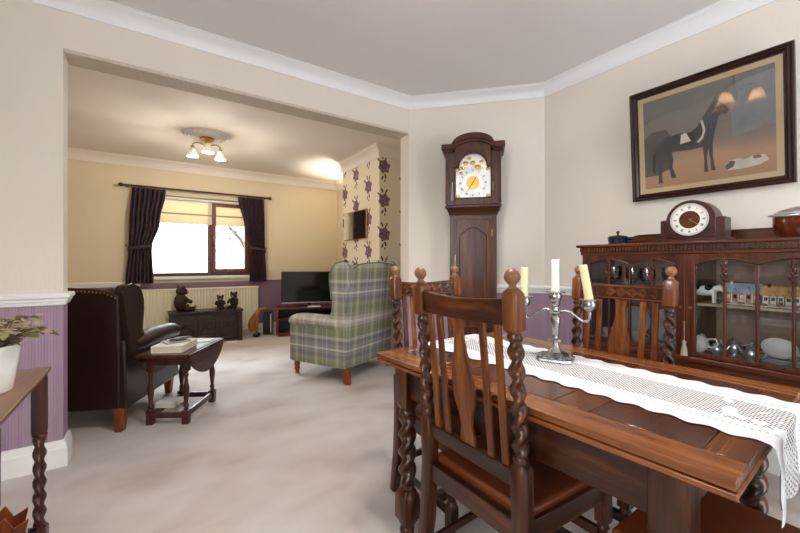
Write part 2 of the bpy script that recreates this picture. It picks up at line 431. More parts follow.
struct(M().box(XJ+.002, XR-.002, YP+.004, YP2+.04, 2.405, 2.425).build('trim_1', 'artex'), 'textured underside of the opening lintel')
n45 = Vector((DX-XR, DY-YP)).normalized(); nin = Vector((n45.y, -n45.x))
mb = M()
for z0, z1, mi in ((0, DADO, 1), (DADO, ZC, 0)):
    mb.prism([(XR, YP), (XR, YP2), (DX+.1, YP2), (DX+.1, DY), (DX, DY)], 'xy', z0, z1, mi)
struct(mb.build('wall_diagonal', ['cream', 'mauve'], smooth=False), 'diagonal cream wall behind the longcase clock')
mb = M()
for z0, z1, mi in ((0, DADO, 1), (DADO, ZC, 0)): mb.box(DX, DX+.12, YB, DY, z0, z1, mi)
struct(mb.build('wall_right', ['cream', 'mauve']), 'cream wall behind the glazed cabinet')
# left wall with an assumed window, back wall with a garden door added for light (both out of view)
mb = M(); wy0, wy1, wz0, wz1 = -1.2, .1, 1.0, 2.2
mb.box(XL-.38, XL, YB, wy0, 0, ZC); mb.box(XL-.38, XL, wy1, YP, 0, ZC); mb.box(XL-.38, XL, wy0, wy1, 0, wz0); mb.box(XL-.38, XL, wy0, wy1, wz1, ZC)  # unseen wall made thick; its deep reveal is shaped to block slanting daylight
struct(mb.build('wall_left', 'cream'))
mb = M(); bx0, bx1 = 1.2, 2.3
mb.box(XL, bx0, YB-.12, YB, 0, ZC); mb.box(bx1, DX, YB-.12, YB, 0, ZC); mb.box(bx0, bx1, YB-.12, YB, 2.1, ZC)
struct(mb.build('wall_back', 'cream'))
wn = struct(thing('window_2', 'assumed side window of the dining room, out of view', 'window', (XL-.32, 0, 0))); del wn['category']
mb = M()
for a, b_, c_, d_ in ((wy0, wy1, wz0, wz0+.07), (wy0, wy1, wz1-.07, wz1), (wy0, wy0+.07, wz0, wz1), (wy1-.07, wy1, wz0, wz1), (-.58, -.52, wz0, wz1)): mb.box(-.035, .035, a, b_, c_, d_)
mb.build('frame', 'white', wn, bev=.004)
dn = struct(thing('door_1', 'unseen glazed garden door added to let daylight into the dining room', 'door', (0, YB-.06, 0))); del dn['category']
mb = M()
for a, b_, c_, d_ in ((bx0, bx1, 0, .12), (bx0, bx1, 2.0, 2.1), (bx0, bx0+.09, 0, 2.1), (bx1-.09, bx1, 0, 2.1), (bx0, bx1, .95, 1.03)): mb.box(a, b_, -.035, .035, c_, d_)
mb.build('frame', 'white', dn, bev=.004)
# sitting room shell
X0w, X1w, Z0w, Z1w = -.02, 1.42, .965, 2.17
mb = M()
for x0, x1, z0, z1 in ((XLF, X0w, 0, ZF), (X1w, XRF, 0, ZF), (X0w, X1w, 0, Z0w), (X0w, X1w, Z1w, ZF)):
    if z0 < .87: mb.box(x0, x1, YW, YW+.22, z0, min(.87, z1), 1)
    if z1 > .87: mb.box(x0, x1, YW, YW+.22, max(z0, .87), z1, 0)
struct(mb.build('wall_far', ['yellow', 'mauve_far']), 'yellow cream window wall of the sitting room')
mb = M(); mb.box(XRF, XRF+.12, YP2, YW+.2, 0, .87, 1); mb.box(XRF, XRF+.12, YP2, YW+.2, .87, ZF, 0)
struct(mb.build('wall_far_right', ['yellow', 'mauve_far']))
struct(M().box(XLF-.12, XLF, YP2, YW+.2, 0, ZF).build('wall_far_left', 'yellow'))
CBX, CB0, CB1 = 2.45, 4.06, 5.15
struct(M().box(CBX, XRF, CB0, CB1, 0, ZF).build('wall_chimney', 'floral'), 'chimney breast papered with plum flowers on cream')

cp = lambda zc, h, p: [(0, zc), (0, zc-h), (p*.1, zc-h), (p*.14, zc-h*.86), (p*.24, zc-h*.6), (p*.45, zc-h*.34), (p*.74, zc-h*.18), (p*.84, zc-h*.14), (p*.88, zc-.006), (p, zc-.004), (p, zc)]
struct(sweep([(XL, YP), (XR, YP), (DX, DY), (DX, YB)], cp(ZC, .083, .11)).build('trim_2', 'cornice', ang=25), 'white plaster cornice around the dining room')
struct(sweep([(XLF, YW), (XRF, YW), (XRF, CB1), (CBX, CB1), (CBX, CB0), (XRF, CB0), (XRF, YP2)], cp(ZF, .125, .13)).build('trim_3', 'ceil_far', ang=25), 'cream cornice around the sitting room')
dp = [(0, .93), (.012, .935), (.016, .95), (.022, .955), (.024, .968), (.034, .976), (.036, .992), (.03, 1.0), (0, 1.003)]
struct(sweep([(XL, YP), (XJ, YP), (XJ, YP2)], dp).build('trim_4', 'white', ang=25), 'white dado rail beside the opening')
struct(sweep([(XR, YP), (DX, DY), (DX, YB)], [(a, z-.03) for a, z in dp]).build('trim_5', 'white', ang=25), 'white dado rail behind the dining table')
struct(sweep([(XLF, YW), (-.1, YW)], [(a*.8, z-.1) for a, z in dp]).build('trim_6', 'white', ang=25))
struct(sweep([(1.5, YW), (XRF, YW), (XRF, CB1)], [(a*.5, .86+(z-.965)*.4) for a, z in dp]).build('trim_7', 'mauve_far', ang=25))
bp = [(0, 0), (.022, 0), (.022, .105), (.017, .115), (.017, .125), (.010, .148), (0, .15)]
struct(sweep([(XL, YP), (XJ, YP), (XJ, YP2)], bp).build('baseboard_left', 'white', ang=25), 'white skirting board below the mauve paper')
struct(sweep([(XR, YP), (DX, DY), (DX, YB)], bp).build('baseboard_right', 'white', ang=25))
struct(sweep([(XLF, YW), (XRF, YW), (XRF, CB1)], bp).build('baseboard_far', 'white', ang=25), 'white skirting board of the window wall')

# ------------------------------------------------------------------ sitting room window, blind, curtains
wn = struct(thing('window_1', 'brown framed casement window of the sitting room', 'window', (0, YW+.11, 0))); del wn['category']
def rectframe(mb, x0, x1, z0, z1, t, y0, y1):
    mb.box(x0, x1, y0, y1, z0, z0+t); mb.box(x0, x1, y0, y1, z1-t, z1); mb.box(x0, x0+t, y0, y1, z0+t, z1-t); mb.box(x1-t, x1, y0, y1, z0+t, z1-t)
MX = .80
mb = M(); rectframe(mb, X0w, X1w, Z0w, Z1w, .05, -.03, .03); mb.box(MX-.03, MX+.03, -.03, .03, Z0w+.05, Z1w-.05); mb.build('frame', 'winwood', wn, bev=.004)
mb = M(); rectframe(mb, MX+.03, X1w-.05, Z0w+.05, Z1w-.05, .055, -.05, .02); cs = mb.build('casement', 'winwood', wn, bev=.005)
mb = M(); mb.box(MX+.045, MX+.065, -.064, -.05, 1.5, 1.58); mb.tube([(MX+.055, -.06, 1.56), (MX+.055, -.085, 1.56), (MX+.05, -.088, 1.46)], .008); mb.build('handle', 'brass', cs)
for x0, x1, y in ((X0w+.05, MX-.03, 0), (MX+.085, X1w-.105, -.01)):
    p = M().box(x0, x1, y-.004, y+.004, Z0w+.06, Z1w-.06).build('pane', 'winglass', wn)
    mb = M(); nn = 5 if x0 < .5 else 3
    for i in range(1, nn): xx = x0+(x1-x0)*i/nn; mb.box(xx-.003, xx+.003, y-.007, y-.004, Z0w+.1, Z1w-.1)
    for i in range(1, 6): zz = Z0w+(Z1w-Z0w)*i/6; mb.box(x0, x1, y-.0075, y-.0045, zz-.003, zz+.003)
    mb.build('lead_strip', plain('lead_strip', '98918f', .4), p)
M().box(X0w-.06, X1w+.06, -.155, -.03, Z0w-.045, Z0w).build('window_sill', 'white', wn, bev=.006)
bl = thing('roller_blind', 'cream roller blind with scalloped lace edge pulled part way down', 'blind', (.70, YW+.05, 2.14))
m_bl, nt, b = newmat('blind_cloth'); b.inputs['Base Color'].default_value = hx('f6ecd0'); b.inputs['Roughness'].default_value = .9
b.inputs['Transmission Weight'].default_value = 0
tr = nt.nodes.new('ShaderNodeBsdfTranslucent'); tr.inputs[0].default_value = hx('f2e6c4'); mx = nt.nodes.new('ShaderNodeMixShader'); mx.inputs[0].default_value = .16
nt.links.new(b.outputs[0], mx.inputs[1]); nt.links.new(tr.outputs[0], mx.inputs[2]); nt.links.new(mx.outputs[0], nt.nodes['Material Output'].inputs[0])
M().lathe([(.022, -.69), (.022, .69)], n=14, mat=Matrix.Rotation(PI/2, 4, 'Y')).build('roller', 'white', bl)
top = []; bot = []
for i in range(141):
    x = -.69+1.38*i/140; top.append((x, .0)); bot.append((x, -.365-.018*abs(math.sin(i/140*PI*12))))
M().strip(top, bot, 'xz', .021, .024).build('blind_cloth', m_bl, bl)
M().box(-.69, .69, .012, .021, -.235, -.215).build('bottom_bar', plain('blind_bar', 'b9a06a', .6), bl)

cp_ = thing('curtain_pole', 'dark wooden curtain pole with ball finials above the window', 'curtain pole', (0, YW-.10, 2.25))
M().tube([(-.30, 0, 0), (1.66, 0, 0)], .014, 12).build('rod', 'pole', cp_)
for x in (-.32, 1.68): M().ell((x, 0, 0), (.032, .027, .027)).build('finial', 'pole', cp_)
for x in (-.26, 1.62): M().tube([(x, 0, 0), (x, .095, 0)], .01).build('bracket', 'pole', cp_)
for i in range(14):
    x = (-.2+.055*i) if i < 7 else (1.21+.055*(i-7))
    M().add([], []).tube([(x, .021*math.cos(a), -.006+.021*math.sin(a)) for a in [2*PI*k/12 for k in range(13)]], .004, 6, caps=False).build('ring', 'pole', cp_)
def curtain(label, keys, flip, seed):
    # keys: (z, xleft, xright, depth)
    c = thing('curtain', label, 'curtain', ((keys[0][1]+keys[0][2])/2, YW-.10, keys[-1][0]), 0, 'curtains at the sitting room window')
    ox, oz = c.location.x, c.location.z
    NU, NV = 90, 46; R = []
    for j in range(NV+1):
        z = keys[0][0]+(keys[-1][0]-keys[0][0])*j/NV
        for k in range(len(keys)-1):
            if keys[k][0] >= z >= keys[k+1][0]: break
        t = (keys[k][0]-z)/(keys[k][0]-keys[k+1][0]); t = t*t*(3-2*t)
        xl, xr, dp_ = [keys[k][i]*(1-t)+keys[k+1][i]*t for i in (1, 2, 3)]
        row = []
        for i in range(NU+1):
            u = i/NU
            row.append((xl+(xr-xl)*u-ox, dp_*math.sin(u*2*PI*7+.8*math.sin(z*3+seed))+.012*math.sin(u*23+z*6+seed), z-oz))
        R.append(row)
    mb = M().rings(R, closed=False, caps=False); o = mb.build('drape', 'curtain', c, ang=80)
    so = o.modifiers.new('s', 'SOLIDIFY'); so.thickness = .006
    k = [q for q in keys if abs(q[0]-1.38) < .02][0]
    zt = 1.385-oz
    pts = [((k[1]+k[2])/2-ox+((k[2]-k[1])/2+.012)*math.cos(a), .05*math.sin(a), zt+.02*(-math.cos(a) if flip else math.cos(a))) for a in [2*PI*i/24 for i in range(25)]]
    mb = M(); mb.rings([[(p[0], p[1], p[2]-.03), (p[0], p[1], p[2]+.03)] for p in pts], closed=False, caps=False)
    o = mb.build('tieback', 'curtain', c); so = o.modifiers.new('s', 'SOLIDIFY'); so.thickness = .008
    hx_ = (k[1]-.03-ox) if not flip else (k[2]+.02-ox)
    M().tube([(hx_, .09, zt+.02), (hx_, -.0, zt+.02), (hx_, -.01, zt+.04)], .008).build('tieback_hook', 'brass', c)
curtain('dark plum curtain tied back at the left of the window', [(2.225, -.20, .20, .030), (1.75, -.225, .125, .028), (1.38, -.235, .03, .020), (.875, -.27, .05, .026)], False, 0)
curtain('dark plum curtain tied back at the right of the window', [(2.225, 1.19, 1.59, .030), (1.75, 1.29, 1.60, .028), (1.38, 1.385, 1.605, .020), (.86, 1.36, 1.62, .026)], True, 2)

# outside: pale drive, tree
struct(M().box(-12, 14, YW+.25, 22, -.35, -.3).build('ground', plain('pale_paving', 'a9a5a0', .9)))
tr = thing('garden_tree', 'pale leaning tree outside the right window pane', 'tree', (2.05, 9.6, -.3))
bark = plain('bark', '55504c', .9, bmp=(30, .6)); leafm = plain('tree_leaf', '6f7064', .8)
M().tube([(0, 0, 0), (.02, 0, 1.0), (.10, 0, 1.7), (.26, 0, 2.4), (.3, 0, 3.2)], [.13, .11, .10, .085, .06], 10).build('trunk', bark, tr)
for a in ((.08, 1.5, -.5, 2.4), (.2, 2.1, .75, 2.7), (.26, 2.4, -.2, 3.2), (.05, 1.2, .5, 1.8)):
    M().tube([(a[0], 0, a[1]), ((a[0]+a[2])/2, .05, (a[1]+a[3])/2+.1), (a[2], .1, a[3])], [.05, .04, .02], 8).build('branch', bark, tr)
mb = M()
for i in range(260):
    p = Vector((random.gauss(.1, .55), random.gauss(0, .4), random.gauss(2.55, .35))); a = random.uniform(0, 6.28); s_ = random.uniform(.04, .08)
    e = Euler((random.uniform(-1, 1), random.uniform(-1, 1), a)).to_matrix()
    mb.add([p+e@Vector(q) for q in ((-s_, 0, 0), (0, s_*.5, 0), (s_, 0, 0), (0, -s_*.5, 0))], [(0, 1, 2, 3)])
o = mb.build('foliage', leafm, tr); o['kind'] = 'stuff'

# ------------------------------------------------------------------ radiator
rd = thing('radiator', 'ivory fluted panel radiator below the window', 'radiator', (.62, YW-.02, 0))
RX0, RX1 = -.85, .88
N = 40; pts = []
prof = []
for i in range(N):
    x0 = RX0+(RX1-RX0)*i/N; ww = (RX1-RX0)/N
    prof += [(x0, -.058), (x0+ww*.32, -.058), (x0+ww*.45, -.074), (x0+ww*.87, -.074)]
prof.append((RX1, -.058))
mb = M(); mb.rings([[(x, y, .09), (x, y, .755)] for x, y in prof], closed=False, caps=False)
mb.box(RX0, RX1, -.056, -.03, .07, .775)
mb.build('panel', 'ivory', rd, smooth=False)
M().box(RX0-.004, RX1+.004, -.082, -.0, .752, .785).build('top_grille', 'ivory', rd, bev=.006)
M().box(RX0, RX1, -.078, -.03, .065, .092).build('bottom_edge', 'ivory', rd, bev=.006)
for x in (RX0+.1, RX1-.1): M().box(x-.02, x+.02, -.04, .018, .3, .6).build('bracket', 'ivory', rd)
M().tube([(RX1-.02, -.05, .0), (RX1-.02, -.05, .08)], .008).build('pipe', 'white', rd)

# ------------------------------------------------------------------ blanket chest and toys
ch = thing('blanket_chest', 'dark carved blanket chest in front of the radiator', 'chest', (.70, 6.10, 0))
M().box(-.45, .45, -.15, .16, .06, .445).build('body', 'chest', ch, bev=.004)
M().box(-.48, .48, -.18, .18, .445, .475).build('lid', 'chest', ch, bev=.008)
for x in (-.435, .435):
    for y in (-.14, .15): M().sq([(.03, .03, 0), (.03, .03, .45)], (x, y, 0)).build('leg', 'chest', ch, bev=.003)
for i in range(3):
    x = -.27+.27*i; mb = M()
    rectframe(mb, x-.12, x+.12, .10, .40, .022, -.172, -.148); mb.build('panel_frame', 'chest', ch, bev=.003)
    pts = [(x-.085+.17*k/12, .16+.15*math.sin(PI*k/12)) for k in range(13)]
    mb = M(); mb.tube([(a, -.155, b_) for a, b_ in pts], .009, 6); mb.lathe([(.028, 0), (.02, .012), (.001, .016)], n=10, mat=Matrix.Translation((x, -.15, .25))@Matrix.Rotation(PI/2, 4, 'X')); mb.build('carving', 'chest', ch)
M().box(-.42, .42, -.165, -.148, .405, .437).build('top_rail', 'chest', ch, bev=.004)

def bear(name, label, loc, rz, s, fur, group):
    t = thing(name, label, 'soft toy', loc, rz, group); E_ = lambda *a, **k: M().ell(*a, **k)
    def sc(*a): return tuple(x*s for x in a)
    E_(sc(0, 0, .40), sc(.27, .24, .40)).build('body', fur, t)
    hd = E_(sc(0, .05, .86), sc(.23, .21, .21)).build('head', fur, t)
    E_(sc(0, .25, .80), sc(.10, .10, .085)).build('muzzle', 'fur_lt', hd)
    E_(sc(0, .34, .83), sc(.035, .03, .028), 8, 6).build('nose', 'black', hd)
    for q in (-1, 1):
        E_(sc(q*.09, .235, .91), sc(.025, .02, .025), 8, 6).build('eye', 'black', hd)
        E_(sc(q*.19, .03, 1.04), sc(.085, .045, .085)).build('ear', fur, hd)
        M().tube([sc(q*.22, .03, .62), sc(q*.32, .16, .45), sc(q*.24, .32, .40)], [.085*s, .085*s, .075*s], 10).build('arm', fur, t)
        M().tube([sc(q*.15, .1, .1), sc(q*.24, .34, .09), sc(q*.27, .46, .10)], [.11*s, .10*s, .09*s], 10).build('leg', fur, t)
        E_(sc(q*.275, .5, .14), sc(.085, .05, .12)).build('foot', 'fur_lt' if q > 0 else fur, t)
    return t
bear('teddy_bear', 'large dark brown teddy bear sitting on the chest', (.37, 6.10, .475), -1.1, .33, 'fur', 'soft toys on the chest')
bear('teddy_bear', 'small mottled toy bear at the right end of the chest', (1.08, 6.10, .475), 2.4, .225, 'fur2', 'soft toys on the chest')
bear('teddy_bear', 'smallest toy bear with pale feet beside the mottled one', (.885, 6.08, .475), 2.9, .19, 'fur', 'soft toys on the chest')
tag(M().add([], []).prism([(-.07, -.04), (.06, -.05), (.08, .03), (-.05, .05)], 'xy', 0, .012).build('folded_paper', 'paper', loc=(1.0, 5.86, 0)), 'white folded paper on the carpet by the chest', 'paper')
dk = thing('wooden_bird', 'carved orange brown wooden bird with raised beak and black boots', 'ornament', (1.385, 6.08, 0), -.35)
M().tube([(-.02, 0, .10), (-.035, 0, .17), (-.03, 0, .25), (.0, 0, .32), (.04, 0, .385), (.065, 0, .42)], [.05, .078, .07, .048, .034, .030], 14).build('body', 'duck', dk)
hd = M().ell((.075, 0, .425), (.042, .034, .034)).build('head', 'duck', dk)
M().tube([(.105, 0, .43), (.15, 0, .455), (.175, 0, .462)], [.018, .014, .006], 8).build('beak', 'fur_lt', hd)
M().ell((.085, -.03, .435), (.005, .005, .005), 6, 5).build('eye', 'black', hd)
for q in (-1, 1):
    M().tube([(0, q*.04, .12), (.005, q*.045, .06)], .02, 10).build('leg', 'duck', dk)
    M().ell((.02, q*.045, .03), (.055, .03, .03)).build('boot', 'black', dk)

# ------------------------------------------------------------------ television corner
view = math.atan2(-.62, 2.0)
tu = thing('tv_unit', 'reddish brown television unit with open shelf in the corner', 'tv unit', (2.22, 5.90, 0), -.30)
M().box(-.54, .44, -.2, .2, .425, .45).build('top', 'tvwood', tu, bev=.004)
for x in (-.52, .42): M().box(x-.015 if x > 0 else x-.02, x+.02 if x > 0 else x+.015, -.19, .2, .02, .425).build('side_panel', 'tvwood', tu, bev=.002)
M().box(-.505, .405, -.18, .2, .26, .28).build('shelf', 'tvwood', tu); M().box(-.505, .405, -.19, .2, .0, .05).build('base', 'tvwood', tu)
M().box(-.505, .405, .19, .2, .05, .425).build('back_panel', 'black', tu)
e_ = Matrix.Rotation(-.30, 4, 'Z')
def rel(p): q = e_@Vector(p); return (2.22+q.x, 5.90+q.y, p[2])
tv = thing('television', 'flat black television standing on the wooden unit', 'television', rel((-.02, 0, .45)), -.34); tv.scale = (1.12, 1, 1.06)
M().box(-.395, .395, -.015, .015, .055, .54).build('case', 'black', tv, bev=.004)
M().box(-.38, .38, -.018, -.0145, .075, .525).build('screen', 'screen', tv)
M().box(-.395, .395, -.019, -.015, .052, .062).build('lower_trim', 'silver', tv)
M().box(-.16, .16, -.09, .09, 0, .012).build('stand', 'black', tv, bev=.004); M().box(-.03, .03, -.01, .01, .01, .07).build('neck', 'black', tv)
bx = thing('set_top_box', 'black set top box on the television shelf', 'player', rel((.05, -.02, .28)), -.30)
M().box(-.2, .2, -.12, .12, .008, .06).build('case', 'black', bx, bev=.003); M().box(-.19, .19, -.1205, -.12, .03, .034).build('trim', 'silver', bx)
for x in (-.17, .17): M().box(x-.015, x+.015, -.1, .1, 0, .009).build('foot', 'black', bx)
tag(M().box(-.10, .10, -.05, .05, 0, .02).build('magazine', 'paper_edge', loc=rel((.05, -.145, .45)), rot=(0, 0, -.30), bev=.002), 'cream slab on the television unit standing for its lit edge', 'magazine')  # highlight along the unit's edge, modelled as a cream slab
sp = thing('speaker', 'narrow black speaker tower with silver edge beside the television unit', 'speaker', (1.62, 6.24, 0), -.35)
M().box(-.07, .07, -.09, .09, 0, .37).build('case', 'black', sp, bev=.004); M().box(.045, .06, -.094, -.09, .03, .34).build('silver_trim', 'silver', sp)
M().box(-.06, .035, -.095, -.09, .03, .34).build('grille', 'cast_black', sp)

# fireplace surround, mirror, assumed uplighter
fp = thing('fireplace_surround', 'white fireplace surround on the floral chimney breast', 'fireplace', (CBX, 4.62, 0))
for y in (-.44, .44): M().box(-.13, -.001, y-.08, y+.08, 0, 1.0).build('pilaster', 'white', fp, bev=.004)
M().box(-.13, -.001, -.36, .36, .82, 1.0).build('frieze', 'white', fp, bev=.003)
M().box(-.17, -.001, -.54, .54, 1.0, 1.05).build('mantelshelf', 'white', fp, bev=.006)
M().box(-.03, -.001, -.36, .36, 0, .82).build('fireback', 'black', fp); M().box(-.32, -.13, -.52, .52, 0, .04).build('hearth', 'cast_black', fp, bev=.003)
oc = thing('mantel_ornament', 'small black domed ornament on the fireplace shelf', 'ornament', (CBX-.09, 4.86, 1.05), 0)
M().lathe([(.05, 0), (.055, .02), (.06, .08), (.05, .13), (.02, .16), (.001, .165)], n=16).build('body', 'black', oc); M().lathe([(.06, 0), (.06, .012)], n=16).build('foot', 'black', oc)
mi = thing('wall_mirror', 'small frameless wall mirror with gilt edge on the floral chimney breast', 'mirror', (CBX, 4.71, 1.70))
M().box(-.022, -.001, -.345, .345, -.205, .205).build('backing', 'brass', mi, bev=.003); M().box(-.025, -.0215, -.335, .335, -.195, .195).build('mirror_glass', 'mirror', mi)
ul = thing('assumed_uplighter', 'tall assumed uplighter lamp, unseen in the alcove beyond the chimney breast', 'lamp', (2.72, 5.36, 0))  # lamp added out of sight to make the bright patch on the ceiling
M().lathe([(.12, 0), (.12, .015), (.03, .03)], n=20).build('base', 'brass', ul); M().tube([(0, 0, .02), (0, 0, 1.8)], .012, 10).build('pole', 'brass', ul)
M().lathe([(.012, 1.78), (.06, 1.80), (.12, 1.86), (.135, 1.90), (.13, 1.90), (.11, 1.865), (.05, 1.815), (.02, 1.81)], n=20).build('bowl', 'frost', ul)
l = bpy.data.lights.new('assumed_uplighter_bulb', 'SPOT'); l.energy = 60; l.color = (1, .93, .78); l.spot_size = 2.0; l.spot_blend = .6; l.shadow_soft_size = .05
o = bpy.data.objects.new('assumed_uplighter_bulb', l); COL.objects.link(o); o.location = (0, 0, 1.88); o.rotation_euler = (PI, 0, 0); o.parent = ul

# ceiling lights
def bell(mb, c, r, h, n=24, flip=1):
    R = []
    for k, (q, z) in enumerate(((.30, 0), (.42, -.12), (.52, -.35), (.62, -.6), (.78, -.8), (1.0, -1.0))):
        R.append([(c[0]+r*q*(1+(.10 if k > 3 else .03)*math.cos(6*2*PI*j/n))*math.cos(2*PI*j/n), c[1]+r*q*(1+(.10 if k > 3 else .03)*math.cos(6*2*PI*j/n))*math.sin(2*PI*j/n), c[2]+h*z) for j in range(n)])
    return mb.rings(R, caps=False)
def fitting(name, label, loc, shade, metal, rot, armr, drop, sr, sh, power, col, lz=.62):
    t = thing(name, label, 'ceiling light', loc, rot)
    M().lathe([(.001, 0), (.075, 0), (.08, -.012), (.055, -.03), (.02, -.045), (.012, -.06)], n=24).build('canopy', metal, t)
    M().lathe([(.010, -.05), (.010, -drop+.02), (.022, -drop), (.028, -drop-.02), (.015, -drop-.04), (.010, -drop-.06), (.001, -drop-.075)], n=14).build('stem', metal, t)
    for k in range(3):
        a = 2*PI*k/3; d = Vector((math.cos(a), math.sin(a), 0))
        pts = [Vector((0, 0, -drop)) + d*(armr*u) + Vector((0, 0, .075*math.sin(u*PI*.62)*1.0 - .02*u*u)) for u in [i/10 for i in range(11)]]
        pts.append(pts[-1]+Vector((0, 0, -.03))+d*.004)
        ar = M().tube([tuple(p) for p in pts], .006, 8).build('arm', metal, t)
        e = pts[-1]
        M().lathe([(.012, .012), (.02, 0), (.02, -.018), (.014, -.02)], c=tuple(e), n=14).build('lampholder', metal, ar)
        o = bell(M(), (e.x, e.y, e.z-.012), sr, sh).build('shade', shade, ar, ang=60); so = o.modifiers.new('s', 'SOLIDIFY'); so.thickness = .004
        if power:
            M().ell((e.x, e.y, e.z-.03), (.012, .012, .018), 10, 7).build('bulb', 'paper', ar)
            l = bpy.data.lights.new('bulb_light', 'POINT'); l.energy = power; l.color = col; l.shadow_soft_size = .03
            o = bpy.data.objects.new('bulb_light', l); COL.objects.link(o); o.location = (e.x, e.y, e.z-.012-sh*lz); o.parent = ar
    return t
rs = thing('ceiling_rose', 'ornate plaster ceiling rose above the three arm light', 'ceiling rose', (.56, 4.82, ZF))
M().lathe([(.001, 0), (.255, 0), (.25, -.012), (.235, -.02), (.215, -.012), (.19, -.016), (.165, -.03), (.13, -.022), (.10, -.035), (.001, -.038)], n=40).build('disc', 'plaster', rs)
for k in range(18):
    a = 2*PI*k/18; M().ell((.198*math.cos(a), .198*math.sin(a), -.018), (.022, .022, .012), 8, 5).build('petal', 'plaster', rs)
fitting('ceiling_light', 'brass three arm ceiling light with frosted bell shades', (.56, 4.82, ZF-.038), 'frost', 'brass', .45, .165, .11, .062, .105, 15.0, (1, .92, .80), 1.25)  # bulbs assumed lit; their light sits below the shades to brighten the ceiling
fitting('pendant_light', 'pendant light with amber flower shades over the table, reflected in the picture glass', (1.0, 1.09, ZC), 'amber', 'brass', .2, .15, .22, .08, .12, 29.0, (1, .97, .93))  # bulbs assumed lit, to brighten the table and walls

# ------------------------------------------------------------------ wing armchairs
def wing_chair(label, loc, rz, H, mx_, my_, seat_mat, studs, w=.38, armz=.60, dep=.40):
    t = thing('wing_armchair', label, 'armchair', loc, rz)
    zb = .15
    # back: slab with a bowed top, leaning back
    n = 24; R = []
    def topz(x): u = x/(w-.02); return H-.028*u**2-.03*max(0, abs(u)-.8)/.2
    zs = [zb+(H-zb)*k/10 for k in range(11)]
    mb = M()
    rings = []
    for k in range(11):
        f = k/10; hw = (w-.045)+(.03*f); yb = -dep-.075*f; row = []
        for i in range(n+1):
            x = -hw+2*hw*i/n; z = zb+(topz(x)-zb)*f; row.append((x, yb-.012*math.cos(x/hw*PI/2), z))
        for i in range(n, -1, -1):
            x = -hw+2*hw*i/n; z = zb+(topz(x)-.012-zb)*f; row.append((x, yb+.13-.03*f, z))
        rings.append(row)
    mb.rings(rings); mb.build('back', mx_, t, bev=.012, seg=3)
    # wings with the side panel of the back
    for q in (-1, 1):
        pts = [(-dep+.03, armz-.12), (-dep-.075+.01, H-.06), (-dep-.07, H-.035), (-dep-.03, H+.005), (-dep+.03, H+.015), (-dep+.10, H-.005), (-dep+.155, H-.05), (-dep+.18, H-.11), (-dep+.185, H-.18), (-dep+.17, H-.27), (-dep+.16, H-.36), (-dep+.17, armz+.05), (-dep+.22, armz-.04), (-dep+.2, armz-.12)]
        x0, x1 = (w-.05, w+.015); x0, x1 = (q*x0, q*x1)
        M().prism(pts, 'yz', x0, x1).build('wing', my_, t, bev=.02, seg=3)
        M().tube([(q*(w+.013), a, b_) for a, b_ in pts[1:11]], .006, 6).build('piping', 'piping' if not studs else mx_, t)
        # arm: outer panel and roll
        M().prism([(-dep+.0, zb), (dep-.03, zb), (dep-.03, armz-.1), (-dep+.2, armz-.08), (-dep-.03, armz)], 'yz', q*(w-.085), q*(w+.0)).build('arm_panel', my_, t, bev=.012)
        R = []
        for k in range(15):
            y = -dep+.10+(2*dep-.115)*k/14; s_ = 1 if k > 1 else .8+.1*k
            e = 1-.55*max(0, (k-12)/2)**2; zz = armz-.065+(.01*math.sin(k/14*PI*1.2))-(0 if k < 11 else (k-11)*.004)
            R.append([(q*(w-.03)+.072*e*s_*math.cos(2*PI*j/16), y, zz+.066*e*s_*math.sin(2*PI*j/16)) for j in range(16)])
        M().rings(R).build('arm_roll', my_, t, ang=60)
        # front leg turned, rear leg raked
        if not studs: M().lathe([(.028, 0), (.02, .012), (.022, .03), (.032, .05), (.026, .075), (.034, .10), (.028, .115), (.036, .15)], (q*(w-.07), dep-.07, 0), n=14).build('leg', 'legwood', t)
        else: M().sq([(.022, .022, 0), (.034, .034, .16)], (q*(w-.07), dep-.07, 0)).build('leg', 'legwood', t, bev=.004)
        M().sq([(.022, .026, 0, q*.02, -.045), (.026, .03, .05, q*.01, -.025), (.034, .036, .17, 0, 0)], (q*(w-.06), -dep+.04, 0)).build('leg', 'legwood', t, bev=.004)
    M().box(-w+.05, w-.05, -dep+.02, dep-.02, zb, .36).build('seat_base', my_, t, bev=.012)
    M().box(-w+.095, w-.095, -dep+.10, dep+.0, .36, .56 if studs else .50).build('seat_cushion', seat_mat, t, bev=.04, seg=4)
    if not studs:
        M().tube([(-(w-.02)+2*(w-.02)*i/20, -dep-.087, topz(-(w-.02)+2*(w-.02)*i/20)) for i in range(21)], .007, 6).build('piping', 'piping', t)
    else:
        mb = M()
        for i in range(34):
            x = -(w-.03)+2*(w-.03)*i/33; mb.ell((x, -dep-.078-.012*math.cos(x/w*PI/2)-.002, topz(x)-.022), (.006, .004, .006), 8, 5)
        o = mb.build('nail_heads', 'brass', t); o['kind'] = 'stuff'
    return t
a1 = math.radians(-26)
def place(anchor, lx, ly, rz):
    c, s_ = math.cos(rz), math.sin(rz); return (anchor[0]-(lx*c-ly*s_), anchor[1]-(lx*s_+ly*c), 0)
wing_chair('dark oxblood leather wing armchair with brass nails seen from behind', place((-.190, 3.262), .32, -.40, a1), a1, 1.01, 'leather', 'leather', 'leather_sheen', True, w=.40, armz=.64, dep=.42)
a2 = math.radians(25.6)
wing_chair('green and grey plaid wing armchair with turned wooden legs', place((1.605, 3.205), -.355, -.40, a2), a2, 1.172, 'plaid_x', 'plaid_y', 'plaid_x', False, w=.415, armz=.645, dep=.385)

